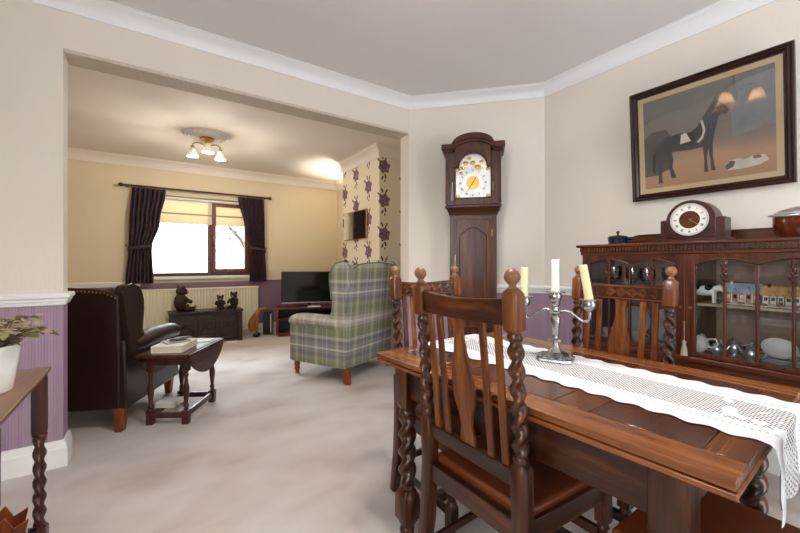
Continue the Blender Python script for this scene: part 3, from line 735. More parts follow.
# ------------------------------------------------------------------ small drop leaf table
rzt = math.radians(-31)
dl = thing('drop_leaf_table', 'small dark drop leaf table with turned legs beside the leather armchair', 'table', (.226, 3.35, 0), rzt)
M().prism([(-.17, -.30), (.17, -.30), (.17, .30), (-.17, .30)], 'xy', .50, .522).build('top', 'small', dl, bev=.005)
for q in (-1, 1):
    pts = [(-.29+.58*k/20, .515-.19*math.sin(PI*k/20)**.6) for k in range(21)]
    M().prism([(a, b_) for a, b_ in pts]+[(.29, .518), (-.29, .518)], 'yz', q*.172, q*.19).build('drop_leaf', 'small', dl, bev=.002)
for x in (-.125, .125):
    for y in (-.21, .21):
        lg = M(); lg.sq([(.022, .022, 0), (.024, .024, .10)], (x, y, 0)); lg.lathe([(.018, .10), (.013, .115), (.02, .13), (.012, .15), (.02, .22), (.023, .26), (.014, .30), (.011, .34), (.019, .355), (.013, .37), (.018, .385)], (x, y, 0), n=14); lg.sq([(.022, .022, .385), (.022, .022, .50)], (x, y, 0))
        lg.build('leg', 'small', dl, bev=.002)
    M().box(x-.011, x+.011, -.19, .19, .045, .085).build('stretcher', 'small', dl, bev=.002); M().box(x-.01, x+.01, -.19, .19, .43, .50).build('apron', 'small', dl)
for y in (-.21, .21):
    M().box(-.105, .105, y-.011, y+.011, .045, .085).build('stretcher', 'small', dl, bev=.002); M().box(-.105, .105, y-.01, y+.01, .43, .50).build('apron', 'small', dl)
em = Matrix.Translation((.226, 3.35, 0))@Matrix.Rotation(rzt, 4, 'Z')
def onl(x, y, z): return tuple(em@Vector((x, y, z)))
bk = thing('hardback_book', 'thick pale hardback book on the small drop leaf table', 'book', onl(-.01, -.10, .522), rzt+.08); bk.scale = (.85, .85, .85)
M().box(-.115, .12, -.155, .155, .006, .052).build('page_block', 'paper_edge', bk); M().box(-.12, .125, -.16, .16, 0, .006).build('cover', 'paper', bk); M().box(-.12, .125, -.16, .16, .052, .058).build('cover', 'paper', bk)
M().box(-.124, -.118, -.16, .16, 0, .058).build('spine', 'paper', bk)
tag(M().prism([(-.09, -.07), (.08, -.06), (.07, .10), (-.08, .09)], 'xy', 0, .006).build('leaflet', plain('grey_leaflet', '9d9a96', .5), loc=onl(-.01, -.08, .5718), rot=(0, 0, .3)), 'grey leaflet lying on the thick book', 'leaflet')
gl = thing('spectacle_case', 'slim black spectacle case on top of the book', 'case', onl(-.0, -.05, .578), .4)
M().ell((0, 0, .012), (.085, .03, .012)).build('shell', 'black', gl); M().box(-.07, .07, -.0305, -.029, .010, .013).build('seam', 'silver', gl)
tag(M().prism([(-.08, -.05), (.07, -.05), (.08, .06), (-.07, .05)], 'xy', 0, .004).build('letter', 'paper', loc=onl(.06, .17, .5225), rot=(0, 0, -.3)), 'white letter at the far end of the small table', 'letter')
b2 = thing('paperback_book', 'cream paperback on the stretchers under the small table', 'book', onl(-.05, .0, .086), rzt)
M().box(-.09, .05, -.13, .0, .003, .035).build('page_block', 'paper_edge', b2); M().box(-.092, .052, -.132, .002, 0, .004).build('cover', 'paper', b2); M().box(-.092, .052, -.132, .002, .034, .037).build('cover', 'paper', b2)

# ------------------------------------------------------------------ side table on the left with plant
st = thing('side_table', 'brown side table with barley twist legs in the left foreground', 'table', (-.60, 1.76, 0))
M().box(-.26, .255, -.345, .335, .715, .728).build('top_moulding', 'side_edge', st, bev=.006)
M().box(-.26, .262, -.35, .345, .728, .742).build('top', 'side_y', st, bev=.005, seg=3)
for x in (-.22, .236):
    for y in (-.30, .283):
        lg = M(); lg.sq([(.018, .018, .485), (.022, .022, .50), (.022, .022, .715)], (x, y, 0), ch=.12)
        lg.twist((x, y), .11, .49, .0175, .0042, .118, hand=-1); lg.lathe([(.018, .475), (.025, .483), (.02, .492)], (x, y, 0), n=14); lg.sq([(.024, .024, .045), (.024, .024, .105), (.018, .018, .115)], (x, y, 0)); lg.lathe([(.018, 0), (.026, .02), (.02, .05)], (x, y, 0), n=14)
        lg.build('leg', 'twist_dark', st)
M().box(-.2, .205, -.31, -.29, .655, .715).build('apron', 'side_edge', st); M().box(-.23, -.21, -.28, .255, .655, .715).build('apron', 'side_edge', st)
M().box(-.2, .205, .262, .284, .07, .105).build('stretcher', 'twist_dark', st); M().box(-.2, .205, -.311, -.289, .07, .105).build('stretcher', 'twist_dark', st); M().box(-.012, .012, -.289, .262, .07, .105).build('stretcher', 'twist_dark', st)
pp = thing('potted_plant', 'leafy olive tan houseplant in a white pot on the side table', 'plant', (-.455, 1.80, .742)); pp.scale = (1.18, 1.18, 1.15)
M().lathe([(.055, 0), (.058, .004), (.074, .135), (.072, .137), (.068, .13), (.055, .02), (.001, .02)], n=28).build('pot', 'china', pp)
M().lathe([(.066, .12), (.03, .128), (.001, .13)], n=20).build('soil', 'fur2', pp)
lm1 = plain('olive_leaf', '8a8458', .6, var=.3); lm2 = plain('tan_leaf', 'a89272', .65, var=.25); stem = plain('plant_stem', '6d5340', .7)
L = M(); L.rings([[(-.004, 0, 0), (.004, 0, 0)], [(-.014, .012, .004), (.014, .012, .004)], [(-.019, .026, .003), (.019, .026, .003)], [(-.014, .042, -.004), (.014, .042, -.004)], [(-.002, .056, -.012), (.002, .056, -.012)]], closed=False, caps=False)
proto = {}
for k, mm in ((0, lm1), (1, lm2)):
    o = M(); o.v = list(L.v); o.f = list(L.f); o.m = list(L.m); proto[k] = o.build('leaf', mm, pp, ang=80); proto[k].location = (0, 0, .16+.02*k)
rnd = random.Random(3)
sb = M()
for i in range(24):
    a = rnd.uniform(0, 2*PI) if i > 5 else rnd.uniform(-.9, .7); ln = rnd.uniform(.04, .11) if i > 3 else rnd.uniform(.09, .13); h = rnd.uniform(.03, .10)
    p0 = Vector((.03*math.cos(a), .03*math.sin(a), .12)); p1 = p0+Vector((ln*.4*math.cos(a), ln*.4*math.sin(a), h*.9)); p2 = p0+Vector((ln*math.cos(a), ln*math.sin(a), h))
    sb.tube([tuple(p0), tuple(p1), tuple(p2)], [.0028, .0024, .0015], 6)
    for k in range(8):
        f = .25+.75*k/7; p = p0.lerp(p1, f*2) if f < .5 else p1.lerp(p2, f*2-1)
        o = proto[rnd.random() < .45].copy(); COL.objects.link(o); o.parent = pp; s_ = rnd.uniform(.4, .8)
        o.location = p; o.scale = (s_, s_, s_); o.rotation_euler = (rnd.uniform(-.3, .7), rnd.uniform(-.5, .5), a-PI/2+rnd.uniform(-1.4, 1.4))
sb.build('stems', stem, pp)
mg = thing('magazine_rack', 'reddish wooden magazine rack on the floor behind the side table', 'magazine rack', (-.50, 2.16, 0), .2); mg.scale = (.62, .62, .62)
M().prism([(-.12, .02), (.10, .02), (.13, .19), (.06, .16), (.02, .25), (-.06, .17), (-.13, .22)], 'xz', -.09, -.075).build('side_panel', 'legwood', mg, bev=.003)
M().prism([(-.12, .02), (.10, .02), (.13, .19), (.06, .16), (.02, .25), (-.06, .17), (-.13, .22)], 'xz', .075, .09).build('side_panel', 'legwood', mg, bev=.003)
M().box(-.11, .09, -.075, .075, .02, .035).build('base', 'legwood', mg)
for x in (-.1, .08):
    for y in (-.08, .08): M().box(x-.012, x+.012, y-.012, y+.012, 0, .03).build('foot', 'legwood', mg)
cv = thing('glass_vase', 'small cut glass vase on the carpet under the side table', 'vase', (-.405, 1.96, 0))
M().lathe([(.03, 0), (.032, .01), (.02, .03), (.04, .09), (.05, .14), (.047, .14), (.036, .09), (.015, .035)], n=10).build('body', 'crystal', cv, smooth=False); M().lathe([(.036, 0), (.036, .006)], n=12).build('foot', 'crystal', cv)

# ------------------------------------------------------------------ dining table
TZ = .76
TR = math.radians(2.4)
tb = thing('dining_table', 'dark oak draw leaf dining table with barley twist legs', 'dining table', (1.33, .867, 0), TR)
TW, TL = .43, .632
g = .0014
def board(nm, x0, x1, y0, y1, m, z0=TZ-.022, z1=TZ): M().box(x0+g, x1-g, y0+g, y1-g, z0, z1).build(nm, m, tb, bev=.0022, seg=1)
M().box(-TW+.004, TW-.004, -TL+.004, TL-.004, TZ-.022, TZ-.006).build('top_core', 'table_dark', tb)
board('top_board', -TW, -TW+.105, -TL, TL, 'table_y'); board('top_board', TW-.105, TW, -TL, TL, 'table_y')
ys = [-TL, -.552, -.298, -.19, .19, .298, .552, TL]
for i in range(7): board('top_panel' if i % 2 else 'top_board', -TW+.105, TW-.105, ys[i], ys[i+1], 'table_dark' if i % 2 else 'table_x')
for s_ in (-1, 1):
    y0, y1 = (0.004, TL) if s_ > 0 else (-TL, -.004)
    lf = M().box(-TW+.002, TW-.002, y0, y1, TZ-.041, TZ-.026).build('draw_leaf', 'table_y', tb, bev=.003)
    hk = M(); hk.tube([(.0, s_*(TL-.03), TZ-.042), (.0, s_*(TL-.02), TZ-.062), (.05, s_*(TL-.02), TZ-.066), (.05, s_*(TL-.03), TZ-.042)], .007, 8); hk.build('leaf_pull', 'silver', lf)
LXo, LYo, LYc = .388, .4825, -.035
for x in (-LXo, LXo):
    M().box(x-.013, x+.013, LYc-LYo+.039, LYc+LYo-.039, .60, TZ-.041).build('apron', 'oak_y', tb, bev=.002)
for y in (LYc-LYo, LYc+LYo):
    M().box(-LXo+.039, LXo-.039, y-.013, y+.013, .60, TZ-.041).build('apron', 'oak_x', tb, bev=.002)
    M().box(-LXo+.03, LXo-.03, y-.02, y+.02, .075, .115).build('stretcher', 'oak_x', tb, bev=.004)
M().box(.008, .048, LYc-LYo+.021, LYc+LYo-.021, .075, .115).build('stretcher', 'oak_y', tb, bev=.004)
for x in (-LXo, LXo):
    for y in (LYc-LYo, LYc+LYo):
        c = (x, y, 0); lg = M()
        lg.sq([(.024, .024, .545), (.0395, .0395, .578), (.0395, .0395, TZ-.041)], c, ch=.10)
        lg.lathe([(.024, .200), (.033, .210), (.030, .222), (.026, .232)], c, n=18)
        lg.twist((x, y), .222, .528, .031, .009, .150, n=20)
        lg.lathe([(.03, .518), (.035, .527), (.035, .537), (.028, .55)], c, n=18)
        lg.sq([(.022, .022, .045), (.0395, .0395, .080), (.0395, .0395, .175), (.026, .026, .205)], c, ch=.10)
        lg.lathe([(.022, 0), (.031, .012), (.034, .028), (.028, .042), (.022, .05)], c, n=18)
        lg.build('leg', 'oak_z', tb, ang=45)

# table runner
RR = math.radians(0.9); rcx, rcy = 1.395, .852
rn = M(); hw = .205; segs = []
emr = Matrix.Rotation(RR, 3, 'Z'); rows = []; uvs = []
te = Matrix.Rotation(TR, 3, 'Z')
NL = 150; NW = 36
Lf = TL+.006; drop = .175; tot = Lf+drop
for i in range(NL+1):
    s_ = -tot+2*tot*i/NL; row = []
    for j in range(NW+1):
        u = -1+2*j/NW; sc = hw*(1+.045*math.sin(s_*2*PI/.085)) if True else hw
        x = u*sc if abs(u) > .8 else u*hw*(1+.045*math.sin(s_*2*PI/.085)*(abs(u)/.8)**4)
        # endless strip in table coordinates: runner rotated relative to the table
        if abs(s_) <= Lf:
            yl = s_; z = TZ+.0035; off = 0
        else:
            d = abs(s_)-Lf; k = min(1, d/.02)
            yl = math.copysign(Lf+.004+.012*math.sin(k*PI/2)+(.010 if s_ < 0 else .002)*math.sin(u*7+1.5)*min(1, d/.1), s_); z = TZ+.0035-max(0, d-.008)
            z -= .012*abs(math.sin(u*PI*2.5))*(d/drop)
        xs = x-yl*math.tan(RR-TR)+.035
        p = te@Vector((xs, yl, 0)); row.append((1.33+p.x-rcx, .867+p.y-rcy, z-TZ+.002*math.sin(s_*9+u*3)*0))
        uvs.append((x, s_))
    rows.append(row)
rn.rings(rows, closed=False, caps=False)
ro = rn.build('table_runner', 'lace', loc=(rcx, rcy, TZ), ang=80)
uvl = ro.data.uv_layers.new(name='UVMap')
for lp in ro.data.loops: uvl.data[lp.index].uv = uvs[lp.vertex_index]
tag(ro, 'white lace runner with scalloped edges draped along the dining table', 'table runner')

# candelabra
ca = thing('candelabra', 'silver three branch candelabra on the lace runner', 'candelabra', (1.435, .925, TZ+.004), math.radians(-68))
bs = M(); bs.sq([(.062, .062, 0), (.07, .07, .004), (.068, .068, .012), (.052, .052, .020), (.04, .04, .026), (.028, .028, .034)], ch=.28); bs.build('base', 'pewter', ca, ang=30)
for k in range(12):
    a = 2*PI*k/12; M().ell((.056*math.cos(a)*1.08, .056*math.sin(a)*1.08, .017), (.013, .013, .007), 8, 5).build('scroll_relief', 'pewter', ca)
M().lathe([(.03, .03), (.02, .045), (.013, .065), (.012, .075), (.03, .082), (.03, .086), (.012, .092), (.010, .10), (.014, .115), (.019, .155), (.021, .175), (.017, .188), (.012, .193), (.026, .20), (.028, .205), (.014, .21), (.012, .225), (.018, .235), (.02, .25), (.012, .26)], n=22).build('stem', 'pewter', ca)
def socket(x, y, z, par):
    return M().lathe([(.008, z-.05), (.014, z-.045), (.022, z-.035), (.026, z-.018), (.022, z-.006), (.040, z-.002), (.042, z+.002), (.018, z+.003), (.016, z-.01)], (x, y, 0), n=24).build('candle_socket', 'pewter', par)
socket(0, 0, .288, ca)
for q in (-1, 1):
    pts = [(q*(.012+.123*u), 0, .20+.018*math.sin(u*PI*1.1)*1.5-.045*u**1.6*math.sin(u*PI)) for u in [i/14 for i in range(13)]]
    pts = [(q*.012, 0, .205), (q*.035, 0, .213), (q*.06, 0, .207), (q*.085, 0, .188), (q*.105, 0, .172), (q*.122, 0, .172), (q*.130, 0, .186), (q*.130, 0, .212)]
    ar = M().tube(pts, [.007, .0065, .006, .006, .0065, .007, .0075, .007], 10).build('arm', 'pewter', ca)
    socket(q*.130, 0, .262, ar)
def candle(label, lx, z, h, r, m, tilt):
    p = ca.matrix_basis@Vector((lx, 0, z))
    c = thing('candle', label, 'candle', p, 0, 'candles in the candelabra'); c.rotation_euler = tilt
    M().lathe([(r, 0), (r*.97, h*.6), (r*.95, h-.003), (r*.8, h), (.001, h-.002)], n=18).build('wax', m, c); M().tube([(0, 0, h-.003), (.002, 0, h+.008)], .0012, 5).build('wick', 'wick', c)
bpy.context.view_layer.update()
candle('white candle in the middle of the candelabra', 0, .285, .142, .0165, 'candle_w', (0, 0, 0))
candle('ivory candle leaning in the right branch of the candelabra', .130, .258, .148, .0165, 'candle_y', (-.10, -.15, 0))
candle('ivory candle in the left branch behind the chair finial', -.130, .258, .135, .0165, 'candle_y', (0, .02, 0))

# ------------------------------------------------------------------ dining chairs
def dining_chair():
    t = thing('dining_chair', '', 'dining chair', (0, 0, 0), 0, 'barley twist dining chairs around the table')
    PX = .207; PY = -.20; RK = .075
    for q in (-1, 1):
        c = (q*PX, PY, 0); p = M()
        p.sq([(.019, .02, 0, 0, -.05), (.0225, .0225, .22, 0, -.012), (.0235, .0235, .44), (.024, .024, .60), (.014, .014, .618)], c, ch=.12)
        p.lathe([(.018, .612), (.022, .62), (.022, .628), (.018, .636)], c, n=16)
        p.twist((q*PX, PY), .632, .965, .0182, .0062, .108, hand=q)
        p.lathe([(.017, .958), (.022, .966), (.022, .974), (.017, .985)], c, n=16)
        pp_ = p.build('back_post', 'oak_z', t, ang=45)
        p = M(); p.sq([(.016, .016, .982), (.0245, .0245, .992), (.0245, .0245, 1.092), (.016, .016, 1.104)], c, ch=.22); p.build('post_block', 'block', pp_, bev=.0015, seg=1)
        f = M(); f.lathe([(.014, 1.102), (.017, 1.106), (.011, 1.112), (.010, 1.117), (.013, 1.119)]+[(.0225*math.cos(a), 1.139+.0225*math.sin(a)) for a in [-.95+i*(PI/2+.95)/9 for i in range(10)]], c, n=18); f.build('finial', 'finial', pp_)
    n = 16; x1 = PX-.02
    top = [(-x1+2*x1*i/n, 1.071-.0*i) for i in range(n+1)]
    mb = M(); R = []
    for i in range(n+1):
        x = -x1+2*x1*i/n; y = PY-.022*math.cos(x/x1*PI/2); zt = 1.078-.010*math.cos(x/x1*PI/2); zb_ = 1.0
        R.append([(x, y-.011, zb_), (x, y+.011, zb_), (x, y+.011, zt), (x, y-.011, zt)])
    cr = M().rings(R).build('crest_rail', 'oak_x', t, bev=.003)
    cv = M()
    for k in range(7):
        x = -.15+.05*k; y = PY-.022*math.cos(x/x1*PI/2)+.0105; z = 1.036
        for a, b_ in ((.024, .020), (.012, .010)):
            cv.tube([(x-a, y, z), (x, y+.001, z+b_), (x+a, y, z), (x, y+.001, z-b_), (x-a, y, z)], .0028, 5)
    for z in (1.006, 1.064): cv.tube([(-.18+.36*i/12, PY-.022*math.cos((-.18+.36*i/12)/x1*PI/2)+.011, z) for i in range(13)], .003, 5)
    cv.build('carved_diamonds', 'block', cr)
    M().box(-x1, x1, PY-.012, PY+.012, .535, .585).build('lower_back_rail', 'oak_x', t, bev=.003)
    def arc(x, f): return PY-.020*math.cos(x/x1*PI/2)*f
    for x in (-.152, -.098, .098, .152):
        R = []
        for k in range(9):
            f = k/8; y = arc(x, f); z = .58+.425*f
            R.append([(x-.0125, y-.005, z), (x+.0125, y-.005, z), (x+.0125, y+.005, z), (x-.0125, y+.005, z)])
        M().rings(R).build('slat', 'slat', t, bev=.0015, seg=1)
    R = []
    for f, wv in ((0, .034), (.08, .030), (.16, .024), (.24, .028), (.34, .044), (.44, .050), (.54, .047), (.64, .037), (.74, .026), (.84, .020), (.92, .022), (1, .034)):
        y = arc(0, f); z = .58+.425*f; R.append([(-wv, y-.005, z), (wv, y-.005, z), (wv, y+.005, z), (-wv, y+.005, z)])
    M().rings(R).build('splat', 'slat', t, ang=60)
    fw, fy = .225, .225
    for q in (-1, 1):
        c = (q*fw, fy-.02, 0); p = M()
        p.sq([(.021, .021, .30), (.021, .021, .432)], c, ch=.1)
        p.lathe([(.02, .302), (.015, .292), (.021, .282), (.014, .27), (.013, .255), (.022, .23), (.024, .218), (.016, .19), (.022, .178), (.016, .17)][::-1], c, n=14)
        p.sq([(.021, .021, .08), (.021, .021, .165), (.017, .017, .175)], c, ch=.1); p.lathe([(.014, 0), (.02, .02), (.022, .045), (.015, .075), (.018, .085)], c, n=14)
        p.build('leg', 'oak_z', t)
        M().prism([(q*(PX-.012), PY+.018), (q*(fw-.012), fy-.035), (q*(fw+.010), fy-.035), (q*(PX+.010), PY+.018)], 'xy', .375, .440).build('side_rail', 'oak_y', t, bev=.003)
        M().prism([(q*(PX-.008), PY-.005), (q*(fw-.008), fy-.035), (q*(fw+.008), fy-.035), (q*(PX+.008), PY-.005)], 'xy', .118, .148).build('stretcher', 'oak_y', t, bev=.003)
    M().box(-fw+.02, fw-.02, fy-.033, fy-.007, .375, .440).build('front_rail', 'oak_x', t, bev=.003)
    M().box(-PX+.018, PX-.018, PY-.014, PY+.014, .375, .440).build('back_rail', 'oak_x', t, bev=.004)
    M().box(-PX+.02, PX-.02, PY-.03, PY-.010, .15, .18).build('back_stretcher', 'oak_x', t, bev=.003)
    M().box(-fw+.015, fw-.015, fy-.03, fy-.01, .235, .27).build('front_stretcher', 'oak_x', t, bev=.003)
    M().prism([(-PX+.004, PY+.022), (PX-.004, PY+.022), (fw-.004, fy-.012), (-fw+.004, fy-.012)], 'xy', .424, .462).build('seat', 'leather_seat', t, bev=.014, seg=4)
    def rk(o):
        for v in o.data.vertices:
            if v.co.z > .52: v.co.y -= (v.co.z-.52)*RK
        for k in o.children: rk(k)
    for k in t.children:
        if k.name.split('.')[0] in ('back_post', 'crest_rail', 'slat', 'splat', 'lower_back_rail'): rk(k)
    return t
c0 = dining_chair()
c0['label'] = 'dark barley twist dining chair in the foreground with its back to us'
c0.location = (1.072, .870, 0); c0.rotation_euler = (0, 0, -PI/2)
dup(c0, (1.262, 1.345, 0), PI, 'barley twist dining chair at the far end of the table near the plaid armchair')
dup(c0, (1.625, .863, 0), PI/2, 'barley twist dining chair between the table and the glazed cabinet')
dup(c0, (1.252, .290, 0), 0, 'barley twist dining chair at the near end, only its leather seat showing')

# ------------------------------------------------------------------ longcase clock
fa = math.atan2(-nin.x, nin.y)   # local -y faces the room
wc = Vector((2.474, 2.418)); cpos = wc+nin*.15
lc = thing('longcase_clock', 'tall dark oak longcase clock with arched silvered dial against the diagonal wall', 'clock', (cpos.x, cpos.y, 0), math.atan2(n45.y, n45.x))
M().box(-.225, .225, -.125, .125, .0, .10).build('plinth_foot', 'clock_x', lc, bev=.004)
M().box(-.21, .21, -.115, .125, .10, .50).build('plinth', 'clock_z', lc, bev=.003); mb = M(); rectframe(mb, -.15, .15, .16, .44, .03, -.125, -.114); mb.build('plinth_panel', 'clock_z', lc, bev=.003)
M().sq([(.21, .115, .50), (.215, .12, .515), (.20, .10, .555)], (0, .005, 0)).build('plinth_moulding', 'clock_x', lc, bev=.002)
M().box(-.197, .197, -.09, .12, .55, 1.60).build('trunk', 'clock_z', lc, bev=.004)
td = M(); zt = lambda x: 1.46+.075*(1-(abs(x)/.125)**1.6) if abs(x) < .125 else 1.46
rectframe(td, -.150, .150, .62, 1.555, .014, -.104, -.089); td = td.box(-.136, .136, -.100, -.089, .63, 1.545).build('trunk_door', 'clock_z', lc, bev=.002)
pts = [(-.112, .68), (.112, .68)]+[(.112-.224*k/16, 1.40+.075*(1-abs(1-2*k/16)**1.7)) for k in range(17)]
M().prism(pts, 'xz', -.108, -.099).build('raised_panel', 'clock_z', td, bev=.008, seg=2)
M().tube([(x, -.104, z) for x, z in pts+[pts[0]]], .005, 6).build('panel_bead', 'clock_x', td)
M().tube([(.158, -.094, 1.40), (.158, -.094, 1.46)], .005, 8).build('hinge', 'brass', lc)
M().sq([(.202, .11, 1.585), (.207, .115, 1.60), (.222, .14, 1.635), (.235, .155, 1.645), (.235, .155, 1.66), (.225, .148, 1.665)], (0, 0, 0)).build('hood_moulding', 'clock_x', lc, bev=.002)
# hood: sides, back, arched front frame
HX = .215
def archz(x, w0, z0, rise): return z0+(math.sqrt(max(0, 1-(x/w0)**2))*rise if abs(x) < w0 else 0)
for q in (-1, 1): M().box(q*HX-.014, q*HX+.014, -.135, .12, 1.665, 2.11).build('hood_side', 'clock_z', lc, bev=.003)
M().box(-HX, HX, .105, .12, 1.665, 2.14).build('hood_back', 'clock_z', lc)
N = 40; top = [(-HX-.014+2*(HX+.014)*i/N, archz(-HX-.014+2*(HX+.014)*i/N, .165, 2.115, .105)) for i in range(N+1)]
def dial_top(x): return 1.985+(math.sqrt(max(0, .118**2-x*x)) if abs(x) < .118 else 0)
xs = [-.150+.30*i/60 for i in range(61)]
fr = M(); fr.box(-HX-.012, -.150, -.150, -.130, 1.665, 2.115); fr.box(.150, HX+.012, -.150, -.130, 1.665, 2.115); fr.box(-.150, .150, -.150, -.130, 1.665, 1.72)
fr.strip([(x, archz(x, .165, 2.11, .10)) for x in xs], [(x, min(dial_top(x), archz(x, .165, 2.11, .10)-.01)) for x in xs], 'xz', -.150, -.130)
hd = fr.build('hood_door', 'clock_z', lc, bev=.003)
M().tube([(-.150, -.151, 1.72), (.150, -.151, 1.72), (.150, -.151, 1.985), (.118, -.151, 1.985)]+[(.118*math.cos(a), -.151, 1.985+.118*math.sin(a)) for a in [PI*k/20 for k in range(21)]]+[(-.150, -.151, 1.985), (-.150, -.151, 1.72)], .006, 6).build('door_bead', 'clock_x', hd)
for q in (-1, 1): M().lathe([(.014, 1.68), (.010, 1.70), (.009, 1.9), (.008, 2.06), (.013, 2.08), (.014, 2.10)], (q*.222, -.145, 0), n=12).build('pillar', 'clock_z', lc)
M().tube([(.165, -.153, 1.78), (.165, -.153, 1.85)], .004, 8).build('hinge', 'brass', hd); M().ell((-.17, -.152, 1.86), (.006, .006, .006), 8, 6).build('key_plate', 'ink', hd)
# arched cornice moulding
co = M(); R = []
xs2 = [-.262+.524*i/60 for i in range(61)]
def ct(x): return archz(x, .17, 2.135, .085)
co.strip([(x, ct(x)+.045) for x in xs2], [(x, ct(x)-.005) for x in xs2], 'xz', -.182, .12); co.strip([(x*.94, ct(x*.94)+.005) for x in xs2], [(x*.94, ct(x*.94)-.028) for x in xs2], 'xz', -.165, .12)
co.build('arched_cornice', 'clock_x', lc, bev=.006)
# dial
di = M(); xs3 = [-.146+.292*i/60 for i in range(61)]
di.strip([(x, dial_top(x)-.004 if abs(x) < .116 else 1.983) for x in xs3], [(x, 1.722) for x in xs3], 'xz', -.124, -.118)
dl_ = di.build('dial', 'dial_silver', lc)
RX = Matrix.Rotation(PI/2, 4, 'X')
def ring(mb, cx, cz, r0, r1, y, n=48, mi=0):
    mb.rings([[(cx+r0*math.cos(a), y, cz+r0*math.sin(a)), (cx+r1*math.cos(a), y, cz+r1*math.sin(a)), (cx+r1*math.cos(a), y+.0015, cz+r1*math.sin(a)), (cx+r0*math.cos(a), y+.0015, cz+r0*math.sin(a))] for a in [2*PI*k/n for k in range(n+1)]], mi, caps=False)
mb = M(); ring(mb, 0, 1.852, .088, .122, -.127); mb.build('chapter_ring', plain('ring_silver', 'e3e3e2', .35, .3), dl_)
mb = M(); ring(mb, 0, 1.852, .001, .055, -.126); mb.build('dial_centre', 'gold', dl_)
ROM = ['XII', 'I', 'II', 'III', 'IIII', 'V', 'VI', 'VII', 'VIII', 'IX', 'X', 'XI']
def numerals(r, h, y, cz, sw, name, parent, m='ink', frm='xz'):
    mb = M()
    for k, s_ in enumerate(ROM):
        a = PI/2-2*PI*k/12; wd = {'I': .34, 'V': .62, 'X': .66}; tot = sum(wd[c] for c in s_)*h*.72; x = -tot/2
        mat = Matrix.Translation((r*math.cos(a), y, cz+r*math.sin(a)))@Matrix.Rotation(-(a-PI/2), 4, 'Y')
        for c in s_:
            w_ = wd[c]*h*.72; cx = x+w_/2
            segs = {'I': [(0, -.5, 0, .5)], 'V': [(-.42, .5, 0, -.5), (.42, .5, 0, -.5)], 'X': [(-.42, .5, .42, -.5), (.42, .5, -.42, -.5)]}[c]
            for x0, z0, x1, z1 in segs:
                p0 = Vector((cx+x0*w_, 0, z0*h)); p1 = Vector((cx+x1*w_, 0, z1*h)); d = (p1-p0).normalized(); nn = Vector((d.z, 0, -d.x))*sw
                mb.add([p0+nn, p0-nn, p1-nn, p1+nn], [(0, 1, 2, 3)], 0, mat)
            x += w_
    return mb.build(name, m, parent, smooth=False)
numerals(.105, .022, -.1278, 1.852, .0012, 'numerals', dl_)
for q in (-1, 1):
    for z in (1.74, 1.965):
        M().ell((q*.125, -.126, z), (.018, .003, .015), 10, 6).build('spandrel', 'gold', dl_)
mb = M(); ring(mb, 0, 1.995, .03, .075, -.126, 36); mb.build('moon_ring', 'dial_silver', dl_)
for x, z, r in ((0, 2.02, .022), (-.06, 2.02, .024), (-.085, 1.98, .02), (.04, 1.985, .026), (.07, 2.03, .016), (-.03, 2.06, .017), (-.10, 1.94, .016)):
    M().ell((x, -.127, z), (r, .004, r*.8), 12, 6).build('gilt_ornament', 'gold', dl_)
for a, ln in ((math.radians(235), .085), (math.radians(60), .06)):
    d = Vector((math.cos(a), 0, math.sin(a))); M().tube([tuple(Vector((0, -.130, 1.852))-d*.01), tuple(Vector((0, -.130, 1.852))+d*ln)], [.003, .0015], 6).build('hand', 'ink', dl_)
M().box(-.148, .148, -.1345, -.1325, 1.715, 2.0).build('door_glass', 'glass', hd)
ts = thing('key_tassel', 'small silver grey tassel hanging from the longcase clock door key', 'tassel', (cpos.x, cpos.y, 0), math.atan2(n45.y, n45.x))
M().tube([(-.17, -.157, 1.86), (-.171, -.162, 1.80)], .0025, 6).build('cord', 'plaster', ts); M().lathe([(.012, 1.70), (.010, 1.76), (.007, 1.785), (.009, 1.79), (.006, 1.80)], (-.171, -.162, 0), n=10).build('fringe', plain('tassel_grey', '8f857d', .8), ts)
t2 = copy_tree(ts); t2.location.z = -.62; t2['label'] = 'white tassel hanging from the trunk door of the longcase clock'
for c_ in t2.children: c_.location = (.02, .050, 0)

# ------------------------------------------------------------------ glazed cabinet
gc = thing('glazed_cabinet', 'mahogany display cabinet with two arched glazed doors along the right wall', 'display cabinet', (2.45, .79, 0))
CW, CD = .585, .42
M().box(.0, CD, -CW, CW, .36, .65).build('lower_case', 'mahog_y', gc, bev=.003)
for y in (-.29, .29): M().box(-.012, .001, y-.27, y+.27, .40, .60).build('drawer', 'mahog_y', gc, bev=.004)
for y in (-.29, .29):
    for k in (-.15, .15): M().ell((-.02, y+k, .5), (.012, .014, .014), 10, 7).build('knob', 'brass', gc)
M().box(.0, CD, -CW, -CW+.02, .65, 1.235).build('side_panel', 'mahog_z', gc); M().box(.0, CD, CW-.02, CW, .65, 1.235).build('side_panel', 'mahog_z', gc)
M().box(CD-.015, CD, -CW+.02, CW-.02, .65, 1.235).build('back_panel', 'mahog_in', gc)
M().box(-.012, .026, -CW-.003, CW+.003, .632, .664).build('waist_moulding', 'mahog_y', gc, bev=.005)
M().box(.03, CD-.015, -CW+.02, CW-.02, .942, .956).build('shelf', plain('shelf_board', 'b9a58c', .5), gc, bev=.001)
M().box(.028, CD-.015, -CW+.02, CW-.02, .650, .664).build('cabinet_floor', plain('floor_board', 'b3a088', .5), gc)
M().box(.0, CD, -.025, .025, .664, 1.235).build('centre_divider', 'mahog_z', gc)
M().box(-.01, CD+.0, -CW-.01, CW+.01, 1.225, 1.246).build('cornice_base', 'mahog_y', gc, bev=.004)
M().box(-.012, CD, -CW-.012, CW+.012, 1.246, 1.276).build('frieze', 'mahog_y', gc)
mb = M(); nd = 66
